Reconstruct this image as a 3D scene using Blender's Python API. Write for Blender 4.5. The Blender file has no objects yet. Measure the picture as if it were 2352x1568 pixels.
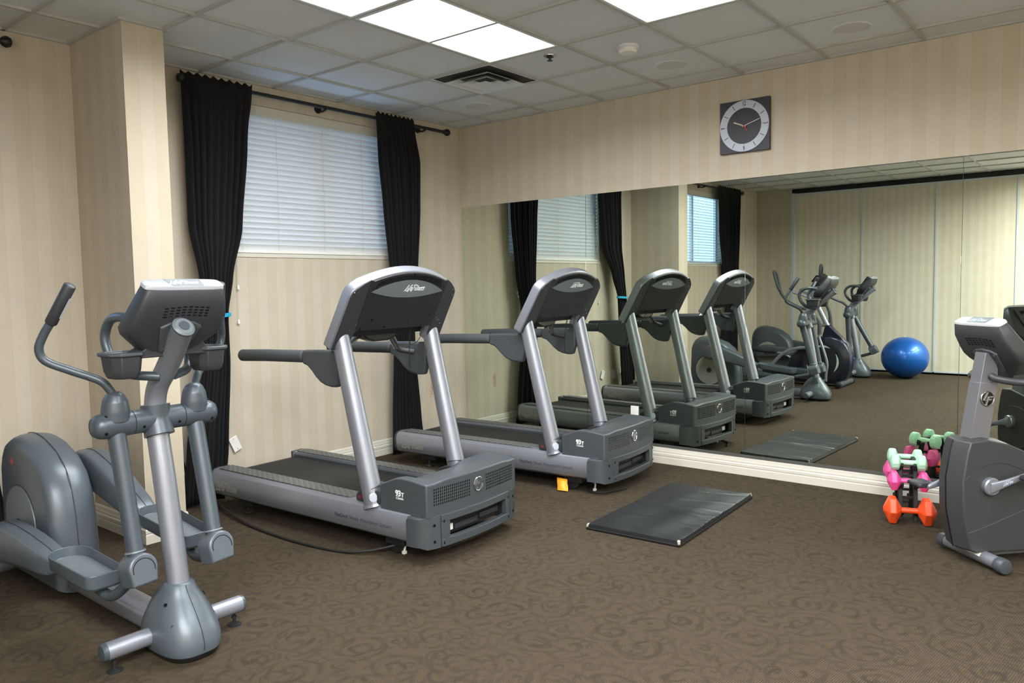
import bpy, bmesh, math, random
from mathutils import Vector, Matrix
random.seed(7)
R = math.radians
scene = bpy.context.scene
col = scene.collection

# ------------------------------------------------------------------ camera
cam_d = bpy.data.cameras.new('camera')
cam = bpy.data.objects.new('camera', cam_d); col.objects.link(cam)
CAM = Vector((-5.7371, -5.2227, 1.494))
yaw, pitch, roll, FPX = 0.6768, -0.072, -0.0177, 1782.95
f = Vector((math.cos(yaw)*math.cos(pitch), math.sin(yaw)*math.cos(pitch), math.sin(pitch)))
r0 = Vector((math.sin(yaw), -math.cos(yaw), 0)); u0 = r0.cross(f)
r = r0*math.cos(roll) + u0*math.sin(roll); u = -r0*math.sin(roll) + u0*math.cos(roll)
cam.matrix_world = Matrix(((r.x, u.x, -f.x, CAM.x), (r.y, u.y, -f.y, CAM.y), (r.z, u.z, -f.z, CAM.z), (0, 0, 0, 1)))
cam_d.sensor_fit = 'HORIZONTAL'; cam_d.sensor_width = 36.0; cam_d.lens = 36.0*FPX/2352.0
cam_d.clip_start = 0.02; cam_d.clip_end = 200
scene.camera = cam

# ------------------------------------------------------------------ world (overcast blue daylight outside the windows) and exposure
world = bpy.data.worlds.new('World'); scene.world = world; world.use_nodes = True
wn = world.node_tree.nodes; wl = world.node_tree.links
bg = wn['Background']; bg.inputs['Strength'].default_value = 5.0
tc = wn.new('ShaderNodeTexCoord'); sep = wn.new('ShaderNodeSeparateXYZ'); ramp = wn.new('ShaderNodeValToRGB')
wl.new(tc.outputs['Generated'], sep.inputs[0]); wl.new(sep.outputs['Z'], ramp.inputs[0]); wl.new(ramp.outputs[0], bg.inputs[0])
ramp.color_ramp.elements[0].position = 0.05; ramp.color_ramp.elements[0].color = (0.20, 0.33, 0.52, 1)
ramp.color_ramp.elements[1].position = 0.40; ramp.color_ramp.elements[1].color = (0.32, 0.56, 1.0, 1)
scene.view_settings.view_transform = 'Standard'; scene.view_settings.look = 'None'
scene.view_settings.gamma = 1.0; scene.view_settings.use_curve_mapping = False
scene.view_settings.exposure = 0.12
LAMP_GLOW, LAMP_WATTS, LAMP_SPREAD = 2.6, 66.0, 168.0

# ------------------------------------------------------------------ helpers
def lin(c):
    c = c/255.0
    return c/12.92 if c <= 0.04045 else ((c+0.055)/1.055)**2.4
def rgb(a, b, c): return (lin(a), lin(b), lin(c), 1.0)

def mat(name, color, rough=0.5, metal=0.0, spec=0.5, bump=None, coat=0.0, var=None):
    m = bpy.data.materials.new(name); m.use_nodes = True
    nt = m.node_tree; b = nt.nodes['Principled BSDF']
    b.inputs['Base Color'].default_value = color; b.inputs['Roughness'].default_value = rough
    b.inputs['Metallic'].default_value = metal; b.inputs['Specular IOR Level'].default_value = spec
    b.inputs['Coat Weight'].default_value = coat
    t = nt.nodes.new('ShaderNodeTexCoord')
    if var:                       # (scale, amount): soft procedural tone variation
        n = nt.nodes.new('ShaderNodeTexNoise'); n.inputs['Scale'].default_value = var[0]; n.inputs['Detail'].default_value = 4
        nt.links.new(t.outputs['Object'], n.inputs['Vector'])
        mx = nt.nodes.new('ShaderNodeMix'); mx.data_type = 'RGBA'
        mx.inputs[6].default_value = tuple(x*(1-var[1]) for x in color[:3])+(1,)
        mx.inputs[7].default_value = tuple(min(1, x*(1+var[1])) for x in color[:3])+(1,)
        nt.links.new(n.outputs[0], mx.inputs[0]); nt.links.new(mx.outputs[2], b.inputs['Base Color'])
    if bump:                      # (scale, strength)
        n2 = nt.nodes.new('ShaderNodeTexNoise'); n2.inputs['Scale'].default_value = bump[0]; n2.inputs['Detail'].default_value = 2
        nt.links.new(t.outputs['Object'], n2.inputs['Vector'])
        bp = nt.nodes.new('ShaderNodeBump'); bp.inputs['Strength'].default_value = bump[1]; bp.inputs['Distance'].default_value = 0.001
        nt.links.new(n2.outputs[0], bp.inputs['Height']); nt.links.new(bp.outputs[0], b.inputs['Normal'])
    return m

def N(nt, typ, **kw):
    n = nt.nodes.new(typ)
    for k, v in kw.items(): setattr(n, k, v)
    return n
def math_node(nt, op, a, b=None, c=None):
    n = nt.nodes.new('ShaderNodeMath'); n.operation = op
    for i, v in enumerate((a, b, c)):
        if v is None: continue
        if isinstance(v, (int, float)): n.inputs[i].default_value = v
        else: nt.links.new(v, n.inputs[i])
    return n.outputs[0]

def wallpaper(name, axis, c1, c2, c3, width=0.168, rough=0.75):
    """striped fabric-weave wallpaper; stripes run vertically and repeat along a world axis"""
    m = bpy.data.materials.new(name); m.use_nodes = True; nt = m.node_tree
    b = nt.nodes['Principled BSDF']; b.inputs['Roughness'].default_value = rough; b.inputs['Specular IOR Level'].default_value = 0.25
    g = N(nt, 'ShaderNodeNewGeometry'); s = N(nt, 'ShaderNodeSeparateXYZ'); nt.links.new(g.outputs['Position'], s.inputs[0])
    a = s.outputs[axis]
    ph = math_node(nt, 'FRACT', math_node(nt, 'DIVIDE', math_node(nt, 'ADD', a, 50.03 if axis == 0 else 50.067), width))
    rp = N(nt, 'ShaderNodeValToRGB'); nt.links.new(ph, rp.inputs[0]); cr = rp.color_ramp; cr.interpolation = 'CONSTANT'
    cr.elements[0].position = 0.0; cr.elements[0].color = c1
    cr.elements[1].position = 0.49; cr.elements[1].color = c3
    for p, c in ((0.50, c2), (0.985, c3)):
        e = cr.elements.new(p); e.color = c
    # weave: fine vertical threads and blotches
    mp = N(nt, 'ShaderNodeMapping'); mp.inputs['Scale'].default_value = (330, 330, 120)
    nt.links.new(g.outputs['Position'], mp.inputs[0])
    nz = N(nt, 'ShaderNodeTexNoise'); nz.inputs['Scale'].default_value = 1.0; nz.inputs['Detail'].default_value = 3; nt.links.new(mp.outputs[0], nz.inputs['Vector'])
    nb = N(nt, 'ShaderNodeTexNoise'); nb.inputs['Scale'].default_value = 7; nb.inputs['Detail'].default_value = 6; nt.links.new(g.outputs['Position'], nb.inputs['Vector'])
    k = math_node(nt, 'ADD', math_node(nt, 'MULTIPLY', math_node(nt, 'SUBTRACT', nz.outputs[0], 0.5), 0.22), math_node(nt, 'ADD', 1.0, math_node(nt, 'MULTIPLY', math_node(nt, 'SUBTRACT', nb.outputs[0], 0.5), 0.16)))
    vm = N(nt, 'ShaderNodeVectorMath', operation='SCALE'); nt.links.new(rp.outputs[0], vm.inputs[0]); nt.links.new(k, vm.inputs['Scale'])
    nt.links.new(vm.outputs[0], b.inputs['Base Color'])
    bp = N(nt, 'ShaderNodeBump'); bp.inputs['Strength'].default_value = 0.25; bp.inputs['Distance'].default_value = 0.001
    nt.links.new(nz.outputs[0], bp.inputs['Height']); nt.links.new(bp.outputs[0], b.inputs['Normal'])
    return m

def carpet():
    m = bpy.data.materials.new('scroll_carpet'); m.use_nodes = True; nt = m.node_tree
    b = nt.nodes['Principled BSDF']; b.inputs['Roughness'].default_value = 0.95; b.inputs['Specular IOR Level'].default_value = 0.1
    g = N(nt, 'ShaderNodeNewGeometry'); pos = g.outputs['Position']
    nz = N(nt, 'ShaderNodeTexNoise'); nz.inputs['Scale'].default_value = 3.2; nz.inputs['Detail'].default_value = 2; nt.links.new(pos, nz.inputs['Vector'])
    off = N(nt, 'ShaderNodeVectorMath', operation='SUBTRACT'); nt.links.new(nz.outputs['Color'], off.inputs[0]); off.inputs[1].default_value = (.5, .5, .5)
    sc = N(nt, 'ShaderNodeVectorMath', operation='SCALE'); sc.inputs['Scale'].default_value = 0.16; nt.links.new(off.outputs[0], sc.inputs[0])
    wp = N(nt, 'ShaderNodeVectorMath', operation='ADD'); nt.links.new(pos, wp.inputs[0]); nt.links.new(sc.outputs[0], wp.inputs[1])
    def spiral(scale, freq, seed, arms):
        mp = N(nt, 'ShaderNodeMapping'); mp.inputs['Location'].default_value = (seed, seed*1.7, 0); nt.links.new(wp.outputs[0], mp.inputs[0])
        v = N(nt, 'ShaderNodeTexVoronoi', voronoi_dimensions='2D'); v.inputs['Scale'].default_value = scale; v.inputs['Randomness'].default_value = 0.75
        nt.links.new(mp.outputs[0], v.inputs['Vector'])
        d = N(nt, 'ShaderNodeVectorMath', operation='SUBTRACT'); nt.links.new(mp.outputs[0], d.inputs[0]); nt.links.new(v.outputs['Position'], d.inputs[1])
        s = N(nt, 'ShaderNodeSeparateXYZ'); nt.links.new(d.outputs[0], s.inputs[0])
        ang = math_node(nt, 'ARCTAN2', s.outputs['Y'], s.outputs['X'])
        sv = N(nt, 'ShaderNodeSeparateXYZ'); nt.links.new(v.outputs['Color'], sv.inputs[0])
        w = math_node(nt, 'SINE', math_node(nt, 'ADD', math_node(nt, 'MULTIPLY', v.outputs['Distance'], freq), math_node(nt, 'ADD', math_node(nt, 'MULTIPLY', ang, arms), math_node(nt, 'MULTIPLY', sv.outputs['X'], 6.28))))
        fade = math_node(nt, 'SUBTRACT', 1.0, math_node(nt, 'MULTIPLY', v.outputs['Distance'], 0.9))
        return math_node(nt, 'MULTIPLY', w, fade)
    s1 = spiral(3.9, 26, 0.0, 1.0); s2 = spiral(5.8, 24, 3.1, -1.0)
    mask = N(nt, 'ShaderNodeTexNoise'); mask.inputs['Scale'].default_value = 14; mask.inputs['Detail'].default_value = 3; nt.links.new(pos, mask.inputs['Vector'])
    mk = N(nt, 'ShaderNodeMapRange'); mk.inputs[1].default_value = 0.30; mk.inputs[2].default_value = 0.58; nt.links.new(mask.outputs[0], mk.inputs[0])
    comb = math_node(nt, 'MAXIMUM', s1, math_node(nt, 'MULTIPLY', s2, 0.8))
    mr = N(nt, 'ShaderNodeMapRange'); mr.inputs[1].default_value = -0.05; mr.inputs[2].default_value = 0.75; nt.links.new(comb, mr.inputs[0])
    pat = math_node(nt, 'MULTIPLY', mr.outputs[0], mk.outputs[0])
    # loop rows: fine ribs along x with dashes
    s = N(nt, 'ShaderNodeSeparateXYZ'); nt.links.new(pos, s.inputs[0])
    rib = math_node(nt, 'SINE', math_node(nt, 'MULTIPLY', math_node(nt, 'ADD', s.outputs['Y'], math_node(nt, 'MULTIPLY', s.outputs['X'], 0.12)), 2*math.pi/0.0085))
    dash = math_node(nt, 'SINE', math_node(nt, 'MULTIPLY', s.outputs['X'], 2*math.pi/0.011))
    ribs = math_node(nt, 'MULTIPLY', rib, math_node(nt, 'ADD', 0.75, math_node(nt, 'MULTIPLY', dash, 0.25)))
    fine = N(nt, 'ShaderNodeTexNoise'); fine.inputs['Scale'].default_value = 260; fine.inputs['Detail'].default_value = 2; nt.links.new(pos, fine.inputs['Vector'])
    big = N(nt, 'ShaderNodeTexNoise'); big.inputs['Scale'].default_value = 1.1; big.inputs['Detail'].default_value = 3; nt.links.new(pos, big.inputs['Vector'])
    mx = N(nt, 'ShaderNodeMix', data_type='RGBA'); mx.inputs[6].default_value = rgb(70, 61, 48); mx.inputs[7].default_value = rgb(56, 48, 41)
    nt.links.new(pat, mx.inputs[0])
    ribamt = math_node(nt, 'MULTIPLY', ribs, math_node(nt, 'SUBTRACT', 0.42, math_node(nt, 'MULTIPLY', pat, 0.30)))
    k = math_node(nt, 'ADD', math_node(nt, 'ADD', 1.0, ribamt), math_node(nt, 'ADD', math_node(nt, 'MULTIPLY', math_node(nt, 'SUBTRACT', fine.outputs[0], 0.5), 1.5), math_node(nt, 'MULTIPLY', math_node(nt, 'SUBTRACT', big.outputs[0], 0.5), 0.25)))
    vm = N(nt, 'ShaderNodeVectorMath', operation='SCALE'); nt.links.new(mx.outputs[2], vm.inputs[0]); nt.links.new(k, vm.inputs['Scale'])
    nt.links.new(vm.outputs[0], b.inputs['Base Color'])
    bp = N(nt, 'ShaderNodeBump'); bp.inputs['Strength'].default_value = 0.5; bp.inputs['Distance'].default_value = 0.002
    hh = math_node(nt, 'ADD', math_node(nt, 'MULTIPLY', ribs, 0.5), math_node(nt, 'ADD', fine.outputs[0], math_node(nt, 'MULTIPLY', pat, -1.0)))
    nt.links.new(hh, bp.inputs['Height']); nt.links.new(bp.outputs[0], b.inputs['Normal'])
    return m

def emission(name, color, strength):
    m = bpy.data.materials.new(name); m.use_nodes = True; nt = m.node_tree
    b = nt.nodes['Principled BSDF']; b.inputs['Base Color'].default_value = (.8, .8, .8, 1)
    b.inputs['Emission Color'].default_value = color; b.inputs['Emission Strength'].default_value = strength
    return m

def glass():
    m = bpy.data.materials.new('window_glass'); m.use_nodes = True; nt = m.node_tree
    nt.nodes.remove(nt.nodes['Principled BSDF']); o = nt.nodes['Material Output']
    t = N(nt, 'ShaderNodeBsdfTransparent'); gl = N(nt, 'ShaderNodeBsdfGlossy'); gl.inputs['Roughness'].default_value = 0.02
    mx = N(nt, 'ShaderNodeMixShader'); mx.inputs[0].default_value = 0.07
    nt.links.new(t.outputs[0], mx.inputs[1]); nt.links.new(gl.outputs[0], mx.inputs[2]); nt.links.new(mx.outputs[0], o.inputs[0])
    return m

def slat_mat():
    m = mat('blind_slat', rgb(226, 228, 226), 0.45)
    nt = m.node_tree; b = nt.nodes['Principled BSDF']; o = nt.nodes['Material Output']
    t = N(nt, 'ShaderNodeBsdfTranslucent'); t.inputs[0].default_value = (.75, .8, .85, 1); mx = N(nt, 'ShaderNodeMixShader'); mx.inputs[0].default_value = 0.12
    nt.links.new(b.outputs[0], mx.inputs[1]); nt.links.new(t.outputs[0], mx.inputs[2]); nt.links.new(mx.outputs[0], o.inputs[0])
    return m

def dimple_mat(name, color):
    m = mat(name, color, 0.55); nt = m.node_tree; b = nt.nodes['Principled BSDF']
    t = N(nt, 'ShaderNodeTexCoord'); mp = N(nt, 'ShaderNodeMapping'); mp.inputs['Scale'].default_value = (38, 26, 38); mp.inputs['Rotation'].default_value = (0, 0, R(45))
    nt.links.new(t.outputs['Object'], mp.inputs[0]); v = N(nt, 'ShaderNodeTexVoronoi', voronoi_dimensions='2D'); v.inputs['Scale'].default_value = 1; v.inputs['Randomness'].default_value = 0
    nt.links.new(mp.outputs[0], v.inputs['Vector'])
    mr = N(nt, 'ShaderNodeMapRange'); mr.inputs[1].default_value = 0.2; mr.inputs[2].default_value = 0.36; nt.links.new(v.outputs['Distance'], mr.inputs[0])
    mx = N(nt, 'ShaderNodeMix', data_type='RGBA'); mx.inputs[6].default_value = tuple(x*0.6 for x in color[:3])+(1,); mx.inputs[7].default_value = color
    nt.links.new(mr.outputs[0], mx.inputs[0]); nt.links.new(mx.outputs[2], b.inputs['Base Color'])
    bp = N(nt, 'ShaderNodeBump'); bp.inputs['Strength'].default_value = 0.8; bp.inputs['Distance'].default_value = 0.003; bp.invert = True
    nt.links.new(mr.outputs[0], bp.inputs['Height']); nt.links.new(bp.outputs[0], b.inputs['Normal'])
    return m

def ridge_mat(name, color, axis, pitch):
    m = mat(name, color, 0.5); nt = m.node_tree; b = nt.nodes['Principled BSDF']
    t = N(nt, 'ShaderNodeTexCoord'); s = N(nt, 'ShaderNodeSeparateXYZ'); nt.links.new(t.outputs['Object'], s.inputs[0])
    w = math_node(nt, 'SINE', math_node(nt, 'MULTIPLY', s.outputs[axis], 2*math.pi/pitch))
    bp = N(nt, 'ShaderNodeBump'); bp.inputs['Strength'].default_value = 0.9; bp.inputs['Distance'].default_value = 0.002
    nt.links.new(w, bp.inputs['Height']); nt.links.new(bp.outputs[0], b.inputs['Normal'])
    return m

M = {}
M['carpet'] = carpet()
W1, W2, W3 = rgb(198, 188, 170), rgb(194, 183, 162), rgb(184, 173, 153)
M['paper_x'] = wallpaper('striped_wallpaper_a', 0, W1, W2, W3)
M['paper_y'] = wallpaper('striped_wallpaper_b', 1, W1, W2, W3)
M['panel'] = wallpaper('partition_vinyl', 1, rgb(222, 214, 196), rgb(217, 206, 183), rgb(213, 201, 177), width=0.11, rough=0.6)
M['tile'] = mat('ceiling_tile', rgb(216, 219, 222), 0.9, bump=(420, 0.4), var=(160, 0.05))
M['tbar'] = mat('ceiling_grid_metal', rgb(182, 183, 180), 0.5)
M['white_trim'] = mat('painted_trim', rgb(212, 207, 194), 0.45, var=(30, 0.03))
M['alu'] = mat('aluminium', rgb(206, 212, 218), 0.35, 0.15)
M['mirror'] = mat('mirror_silver', (0.73, 0.79, 0.70, 1), 0.0, 1.0)
M['mirror_edge'] = mat('mirror_edge', rgb(70, 84, 78), 0.2)
M['black'] = mat('black_metal', rgb(24, 23, 24), 0.45)
M['curtain'] = mat('black_curtain_cloth', rgb(25, 24, 26), 0.85, bump=(900, 0.3), var=(12, 0.12), spec=0.2)
M['tie'] = mat('cyan_tie', rgb(30, 165, 200), 0.6)
M['slat'] = slat_mat()
M['plastic_white'] = mat('white_plastic', rgb(235, 233, 226), 0.4)
M['cord'] = mat('blind_cord', rgb(200, 196, 184), 0.8)
M['glass'] = glass()
M['lamp'] = emission('lamp_diffuser', (0.93, 0.96, 1.0, 1), LAMP_GLOW)
M['lamp_frame'] = mat('lamp_frame_enamel', rgb(225, 226, 228), 0.3)
M['silver'] = mat('silver_powder_coat', rgb(142, 145, 154), 0.34, 0.5, var=(500, 0.05))
M['grey'] = mat('slate_grey_plastic', rgb(66, 71, 75), 0.42, 0.0, bump=(700, 0.12))
M['grey_light'] = mat('mid_grey_plastic', rgb(104, 112, 116), 0.42, bump=(700, 0.12))
M['grey_dark'] = mat('charcoal_plastic', rgb(50, 51, 55), 0.5, bump=(700, 0.15))
M['graphite'] = mat('graphite_plastic', rgb(36, 37, 40), 0.4)
M['ell_body'] = mat('blue_grey_plastic', rgb(86, 94, 101), 0.34, 0.15, bump=(800, 0.08))
M['ell_dark'] = mat('blue_grey_tube', rgb(72, 80, 87), 0.34, 0.2)
M['pad'] = dimple_mat('dimpled_footstep', rgb(98, 98, 96))
M['belt'] = mat('running_belt', rgb(30, 28, 27), 0.8, bump=(300, 0.3), var=(9, 0.15))
M['rubber'] = mat('black_rubber', rgb(22, 22, 23), 0.6)
M['foam'] = mat('foam_grip', rgb(66, 70, 73), 0.8, bump=(600, 0.3))
M['chrome'] = mat('chrome', rgb(200, 200, 202), 0.18, 1.0)
M['ink_white'] = mat('white_print', rgb(238, 240, 242), 0.5)
M['ink_dark'] = mat('dark_print', rgb(60, 62, 68), 0.5)
M['emboss'] = mat('embossed_chrome_lettering', rgb(168, 166, 158), 0.3, 0.6)
M['red'] = mat('red_print', rgb(205, 50, 50), 0.5)
M['orange'] = mat('orange_vinyl', rgb(246, 84, 36), 0.38)
M['pink'] = mat('pink_vinyl', rgb(232, 84, 152), 0.38)
M['mint'] = mat('mint_vinyl', rgb(176, 226, 190), 0.4)
M['ball'] = mat('pearl_blue_vinyl', rgb(22, 92, 178), 0.36, 0.35, coat=0.3)
M['mat'] = mat('black_vinyl_mat', rgb(20, 22, 25), 0.42, var=(5, 0.3), spec=0.7)
M['screen'] = mat('dark_screen', rgb(14, 16, 18), 0.15)
M['tag_orange'] = mat('orange_tag', rgb(248, 165, 40), 0.5)
M['blue_body'] = mat('navy_metallic_plastic', rgb(40, 43, 60), 0.28, 0.45, coat=0.4)
M['clock_dark'] = mat('slate_clock_board', rgb(56, 55, 62), 0.45)
M['clock_ring'] = mat('pale_clock_ring', rgb(190, 198, 212), 0.4)
M['ridge'] = ridge_mat('ridged_pedal', rgb(96, 104, 108), 'Y', 0.011)
M['grille'] = mat('speaker_grille', rgb(204, 205, 204), 0.8, bump=(900, 0.6))
M['disc_pale'] = mat('pale_disc', rgb(158, 158, 152), 0.4)
M['rail_cream'] = mat('blind_headrail', rgb(206, 203, 193), 0.5)
M['bike_grey'] = mat('bike_shell_plastic', rgb(56, 57, 58), 0.45, bump=(700, 0.12))
M['steel'] = mat('grey_metallic_paint', rgb(128, 127, 132), 0.38, 0.5)
M['channel'] = mat('mirror_channel', rgb(112, 112, 110), 0.4, 0.5)
M['console_silver'] = mat('silver_console_trim', rgb(168, 171, 178), 0.4)
M['label_red'] = mat('dull_red_label', rgb(112, 38, 48), 0.6)
M['worn'] = mat('worn_canvas', rgb(172, 166, 150), 0.9)
M['duct'] = mat('dark_duct', rgb(50, 48, 50), 0.6)

class MB:
    """collects shapes into one mesh"""
    def __init__(s): s.bm = bmesh.new(); s.mats = []; s.M = Matrix.Identity(4)
    def mi(s, m):
        if m is None: return 0
        if m not in s.mats: s.mats.append(m)
        return s.mats.index(m)
    def v(s, p): return s.bm.verts.new(s.M @ Vector(p))
    def face(s, vs, m):
        try: fc = s.bm.faces.new(vs)
        except ValueError: return
        fc.material_index = m
    def grid(s, rows, m=None, cu=False, cv=False, cap=False):
        """rows of points -> quads; cu closes each row, cap closes first/last row"""
        m = s.mi(m); V = [[s.v(p) for p in row] for row in rows]
        nr = len(V); nc = len(V[0])
        for i in range(nr - (0 if cv else 1)):
            for j in range(nc - (0 if cu else 1)):
                a, b = V[i], V[(i+1) % nr]
                s.face([a[j], a[(j+1) % nc], b[(j+1) % nc], b[j]], m)
        if cap: s.face(V[0][::-1], m); s.face(V[-1], m)
        return V
    def box(s, x0, x1, y0, y1, z0, z1, m=None):
        s.grid([[(x0, y0, z0), (x1, y0, z0), (x1, y1, z0), (x0, y1, z0)], [(x0, y0, z1), (x1, y0, z1), (x1, y1, z1), (x0, y1, z1)]], m, cu=True, cap=True)
    def prism(s, poly, x0, x1, m=None, ax='x', steps=1):
        """polygon in the two other axes, extruded along ax"""
        rows = []
        for i in range(steps+1):
            t = x0+(x1-x0)*i/steps
            if ax == 'x': rows.append([(t, a, b) for a, b in poly])
            elif ax == 'y': rows.append([(a, t, b) for a, b in poly])
            else: rows.append([(a, b, t) for a, b in poly])
        s.grid(rows, m, cu=True, cap=True)
    def tube(s, pts, rad, m=None, seg=16, smooth=True, sub=6, flat=None, closed=False, round_end=0):
        """tube along points; rad a number or one per point; flat=(axis vector, factor) squashes the section"""
        P = [Vector(p) for p in pts]; rr = rad if isinstance(rad, (list, tuple)) else [rad]*len(P)
        if smooth and len(P) > 2:
            Q, RR = [], []; n = len(P)
            for i in range(n if closed else n-1):
                p0 = P[(i-1) % n] if closed or i > 0 else P[0]*2-P[1]
                p1, p2 = P[i], P[(i+1) % n]
                p3 = P[(i+2) % n] if closed or i < n-2 else P[-1]*2-P[-2]
                for k in range(sub):
                    t = k/sub
                    Q.append(0.5*((2*p1)+(p2-p0)*t+(2*p0-5*p1+4*p2-p3)*t*t+(3*p1-p0-3*p2+p3)*t**3)); RR.append(rr[i]+(rr[(i+1) % n]-rr[i])*t)
            if not closed: Q.append(P[-1]); RR.append(rr[-1])
            P, rr = Q, RR
        if round_end and not closed:
            d0 = (P[0]-P[1]).normalized(); d1 = (P[-1]-P[-2]).normalized(); A, B = [], []
            for k in range(4):
                t = (k+0.0)/4; c = math.sin(t*math.pi/2)
                if k == 0: c = 0.12
                off = math.cos(t*math.pi/2)
                A.append((P[0]+d0*rr[0]*round_end*off, rr[0]*max(c, .12)))
                B.insert(0, (P[-1]+d1*rr[-1]*round_end*off, rr[-1]*max(c, .12)))
            P = [a for a, _ in A]+P+[b for b, _ in B]; rr = [a for _, a in A]+list(rr)+[b for _, b in B]
        n = len(P); rows = []
        T = []
        for i in range(n):
            a = P[(i-1) % n] if closed or i > 0 else P[0]; b = P[(i+1) % n] if closed or i < n-1 else P[-1]
            T.append((b-a).normalized())
        ref = Vector((0, 0, 1)) if abs(T[0].z) < 0.9 else Vector((1, 0, 0))
        nrm = (ref-T[0]*ref.dot(T[0])).normalized()
        for i in range(n):
            nrm = (nrm-T[i]*nrm.dot(T[i])).normalized(); bn = T[i].cross(nrm)
            row = []
            for k in range(seg):
                a = 2*math.pi*k/seg; o = nrm*math.cos(a)*rr[i]+bn*math.sin(a)*rr[i]
                if flat: ax = Vector(flat[0]); o = o+ax*o.dot(ax)*(flat[1]-1)
                row.append(tuple(P[i]+o))
            rows.append(row)
        s.grid(rows, m, cu=True, cv=closed, cap=not closed)
    def cyl(s, p0, p1, r0_, r1_=None, m=None, seg=24): s.tube([p0, p1], [r0_, r0_ if r1_ is None else r1_], m, seg, smooth=False)
    def lathe(s, prof, c, axis='z', m=None, seg=28, sx=1, sy=1):
        """profile [(radius, height)] about an axis through c"""
        rows = []
        for rad, h in prof:
            row = []
            for k in range(seg):
                a = 2*math.pi*k/seg; x, y = rad*math.cos(a)*sx, rad*math.sin(a)*sy
                p = {'z': (x, y, h), 'x': (h, x, y), 'y': (y, h, x)}[axis]; row.append((c[0]+p[0], c[1]+p[1], c[2]+p[2]))
            rows.append(row)
        s.grid(rows, m, cu=True, cap=True)
    def sup(s, rings, m=None, seg=28, n=3.0):
        """loft of superellipses: ring = (centre, vecU, vecV) or with own exponent"""
        rows = []
        for rg in rings:
            c, U, V = Vector(rg[0]), Vector(rg[1]), Vector(rg[2]); e = rg[3] if len(rg) > 3 else n; row = []
            for k in range(seg):
                a = 2*math.pi*k/seg; ca, sa = math.cos(a), math.sin(a)
                row.append(tuple(c+U*math.copysign(abs(ca)**(2/e), ca)+V*math.copysign(abs(sa)**(2/e), sa)))
            rows.append(row)
        s.grid(rows, m, cu=True, cap=True)
    def ribbon(s, pts, w, h, m=None, closed=False):
        """flat stroke in local xy with width w, raised by h"""
        P = [Vector((p[0], p[1], 0)) for p in pts]; n = len(P)
        rows = []
        for i in range(n):
            a = P[(i-1) % n] if closed or i > 0 else P[0]; b = P[(i+1) % n] if closed or i < n-1 else P[-1]
            d = (b-a).normalized(); o = Vector((-d.y, d.x, 0))*w*0.5
            rows.append([tuple(P[i]+o), tuple(P[i]+o+Vector((0, 0, h))), tuple(P[i]-o+Vector((0, 0, h))), tuple(P[i]-o)])
        s.grid(rows, m, cu=True, cv=closed, cap=not closed)
    def text(s, body, size, frame, m=None, shear=0.0, bold=0.0, ext=0.0006, align='CENTER', space=1.0):
        cu = bpy.data.curves.new('t', 'FONT'); cu.body = body; cu.size = size; cu.shear = shear; cu.offset = bold; cu.extrude = ext; cu.align_x = align; cu.align_y = 'CENTER'; cu.space_character = space
        ob = bpy.data.objects.new('t', cu); col.objects.link(ob); dg = bpy.context.evaluated_depsgraph_get()
        me = bpy.data.meshes.new_from_object(ob.evaluated_get(dg)); bpy.data.objects.remove(ob)
        idx = s.mi(m); vs = [s.v(frame @ v.co) for v in me.vertices]
        for p in me.polygons: s.face([vs[i] for i in p.vertices], idx)
        bpy.data.meshes.remove(me)
    def build(s, name, m=None, parent=None, bev=0, seg=2, ang=35, sub=0, loc=None, bend=None):
        if bend:
            for v in s.bm.verts: v.co = Vector(bend(v.co))
        bmesh.ops.recalc_face_normals(s.bm, faces=s.bm.faces)
        me = bpy.data.meshes.new(name); s.bm.to_mesh(me); s.bm.free()
        ms = [x for x in s.mats if x is not None]
        if m is not None and not ms: ms = [m]
        for x in ms: me.materials.append(x)
        for p in me.polygons: p.use_smooth = True
        me.set_sharp_from_angle(angle=R(ang))
        o = bpy.data.objects.new(name, me); col.objects.link(o)
        if parent: o.parent = parent
        if loc: o.location = loc
        if bev:
            b = o.modifiers.new('bevel', 'BEVEL'); b.width = bev; b.segments = seg; b.limit_method = 'ANGLE'; b.angle_limit = R(32)
        if sub:
            b = o.modifiers.new('sub', 'SUBSURF'); b.levels = sub; b.render_levels = sub
        return o

def frame(o, xa, ya):
    """matrix with given origin, x and y directions"""
    x = Vector(xa).normalized(); y = Vector(ya); y = (y-x*y.dot(x)).normalized(); z = x.cross(y)
    return Matrix(((x.x, y.x, z.x, o[0]), (x.y, y.y, z.y, o[1]), (x.z, y.z, z.z, o[2]), (0, 0, 0, 1)))
def tag(o, label, cat, group=None, kind=None):
    o['label'] = label; o['category'] = cat
    if group: o['group'] = group
    if kind: o['kind'] = kind
    return o
def struct(o): o['kind'] = 'structure'; return o
def empty(name, loc, rz=0.0):
    o = bpy.data.objects.new(name, None); o.empty_display_size = 0.1; col.objects.link(o); o.location = loc; o.rotation_euler = (0, 0, rz); return o
def copy_tree(o, parent=None):
    c = o.copy(); col.objects.link(c); c.parent = parent
    for ch in [x for x in bpy.data.objects if x.parent == o]: copy_tree(ch, c)
    return c

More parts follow.
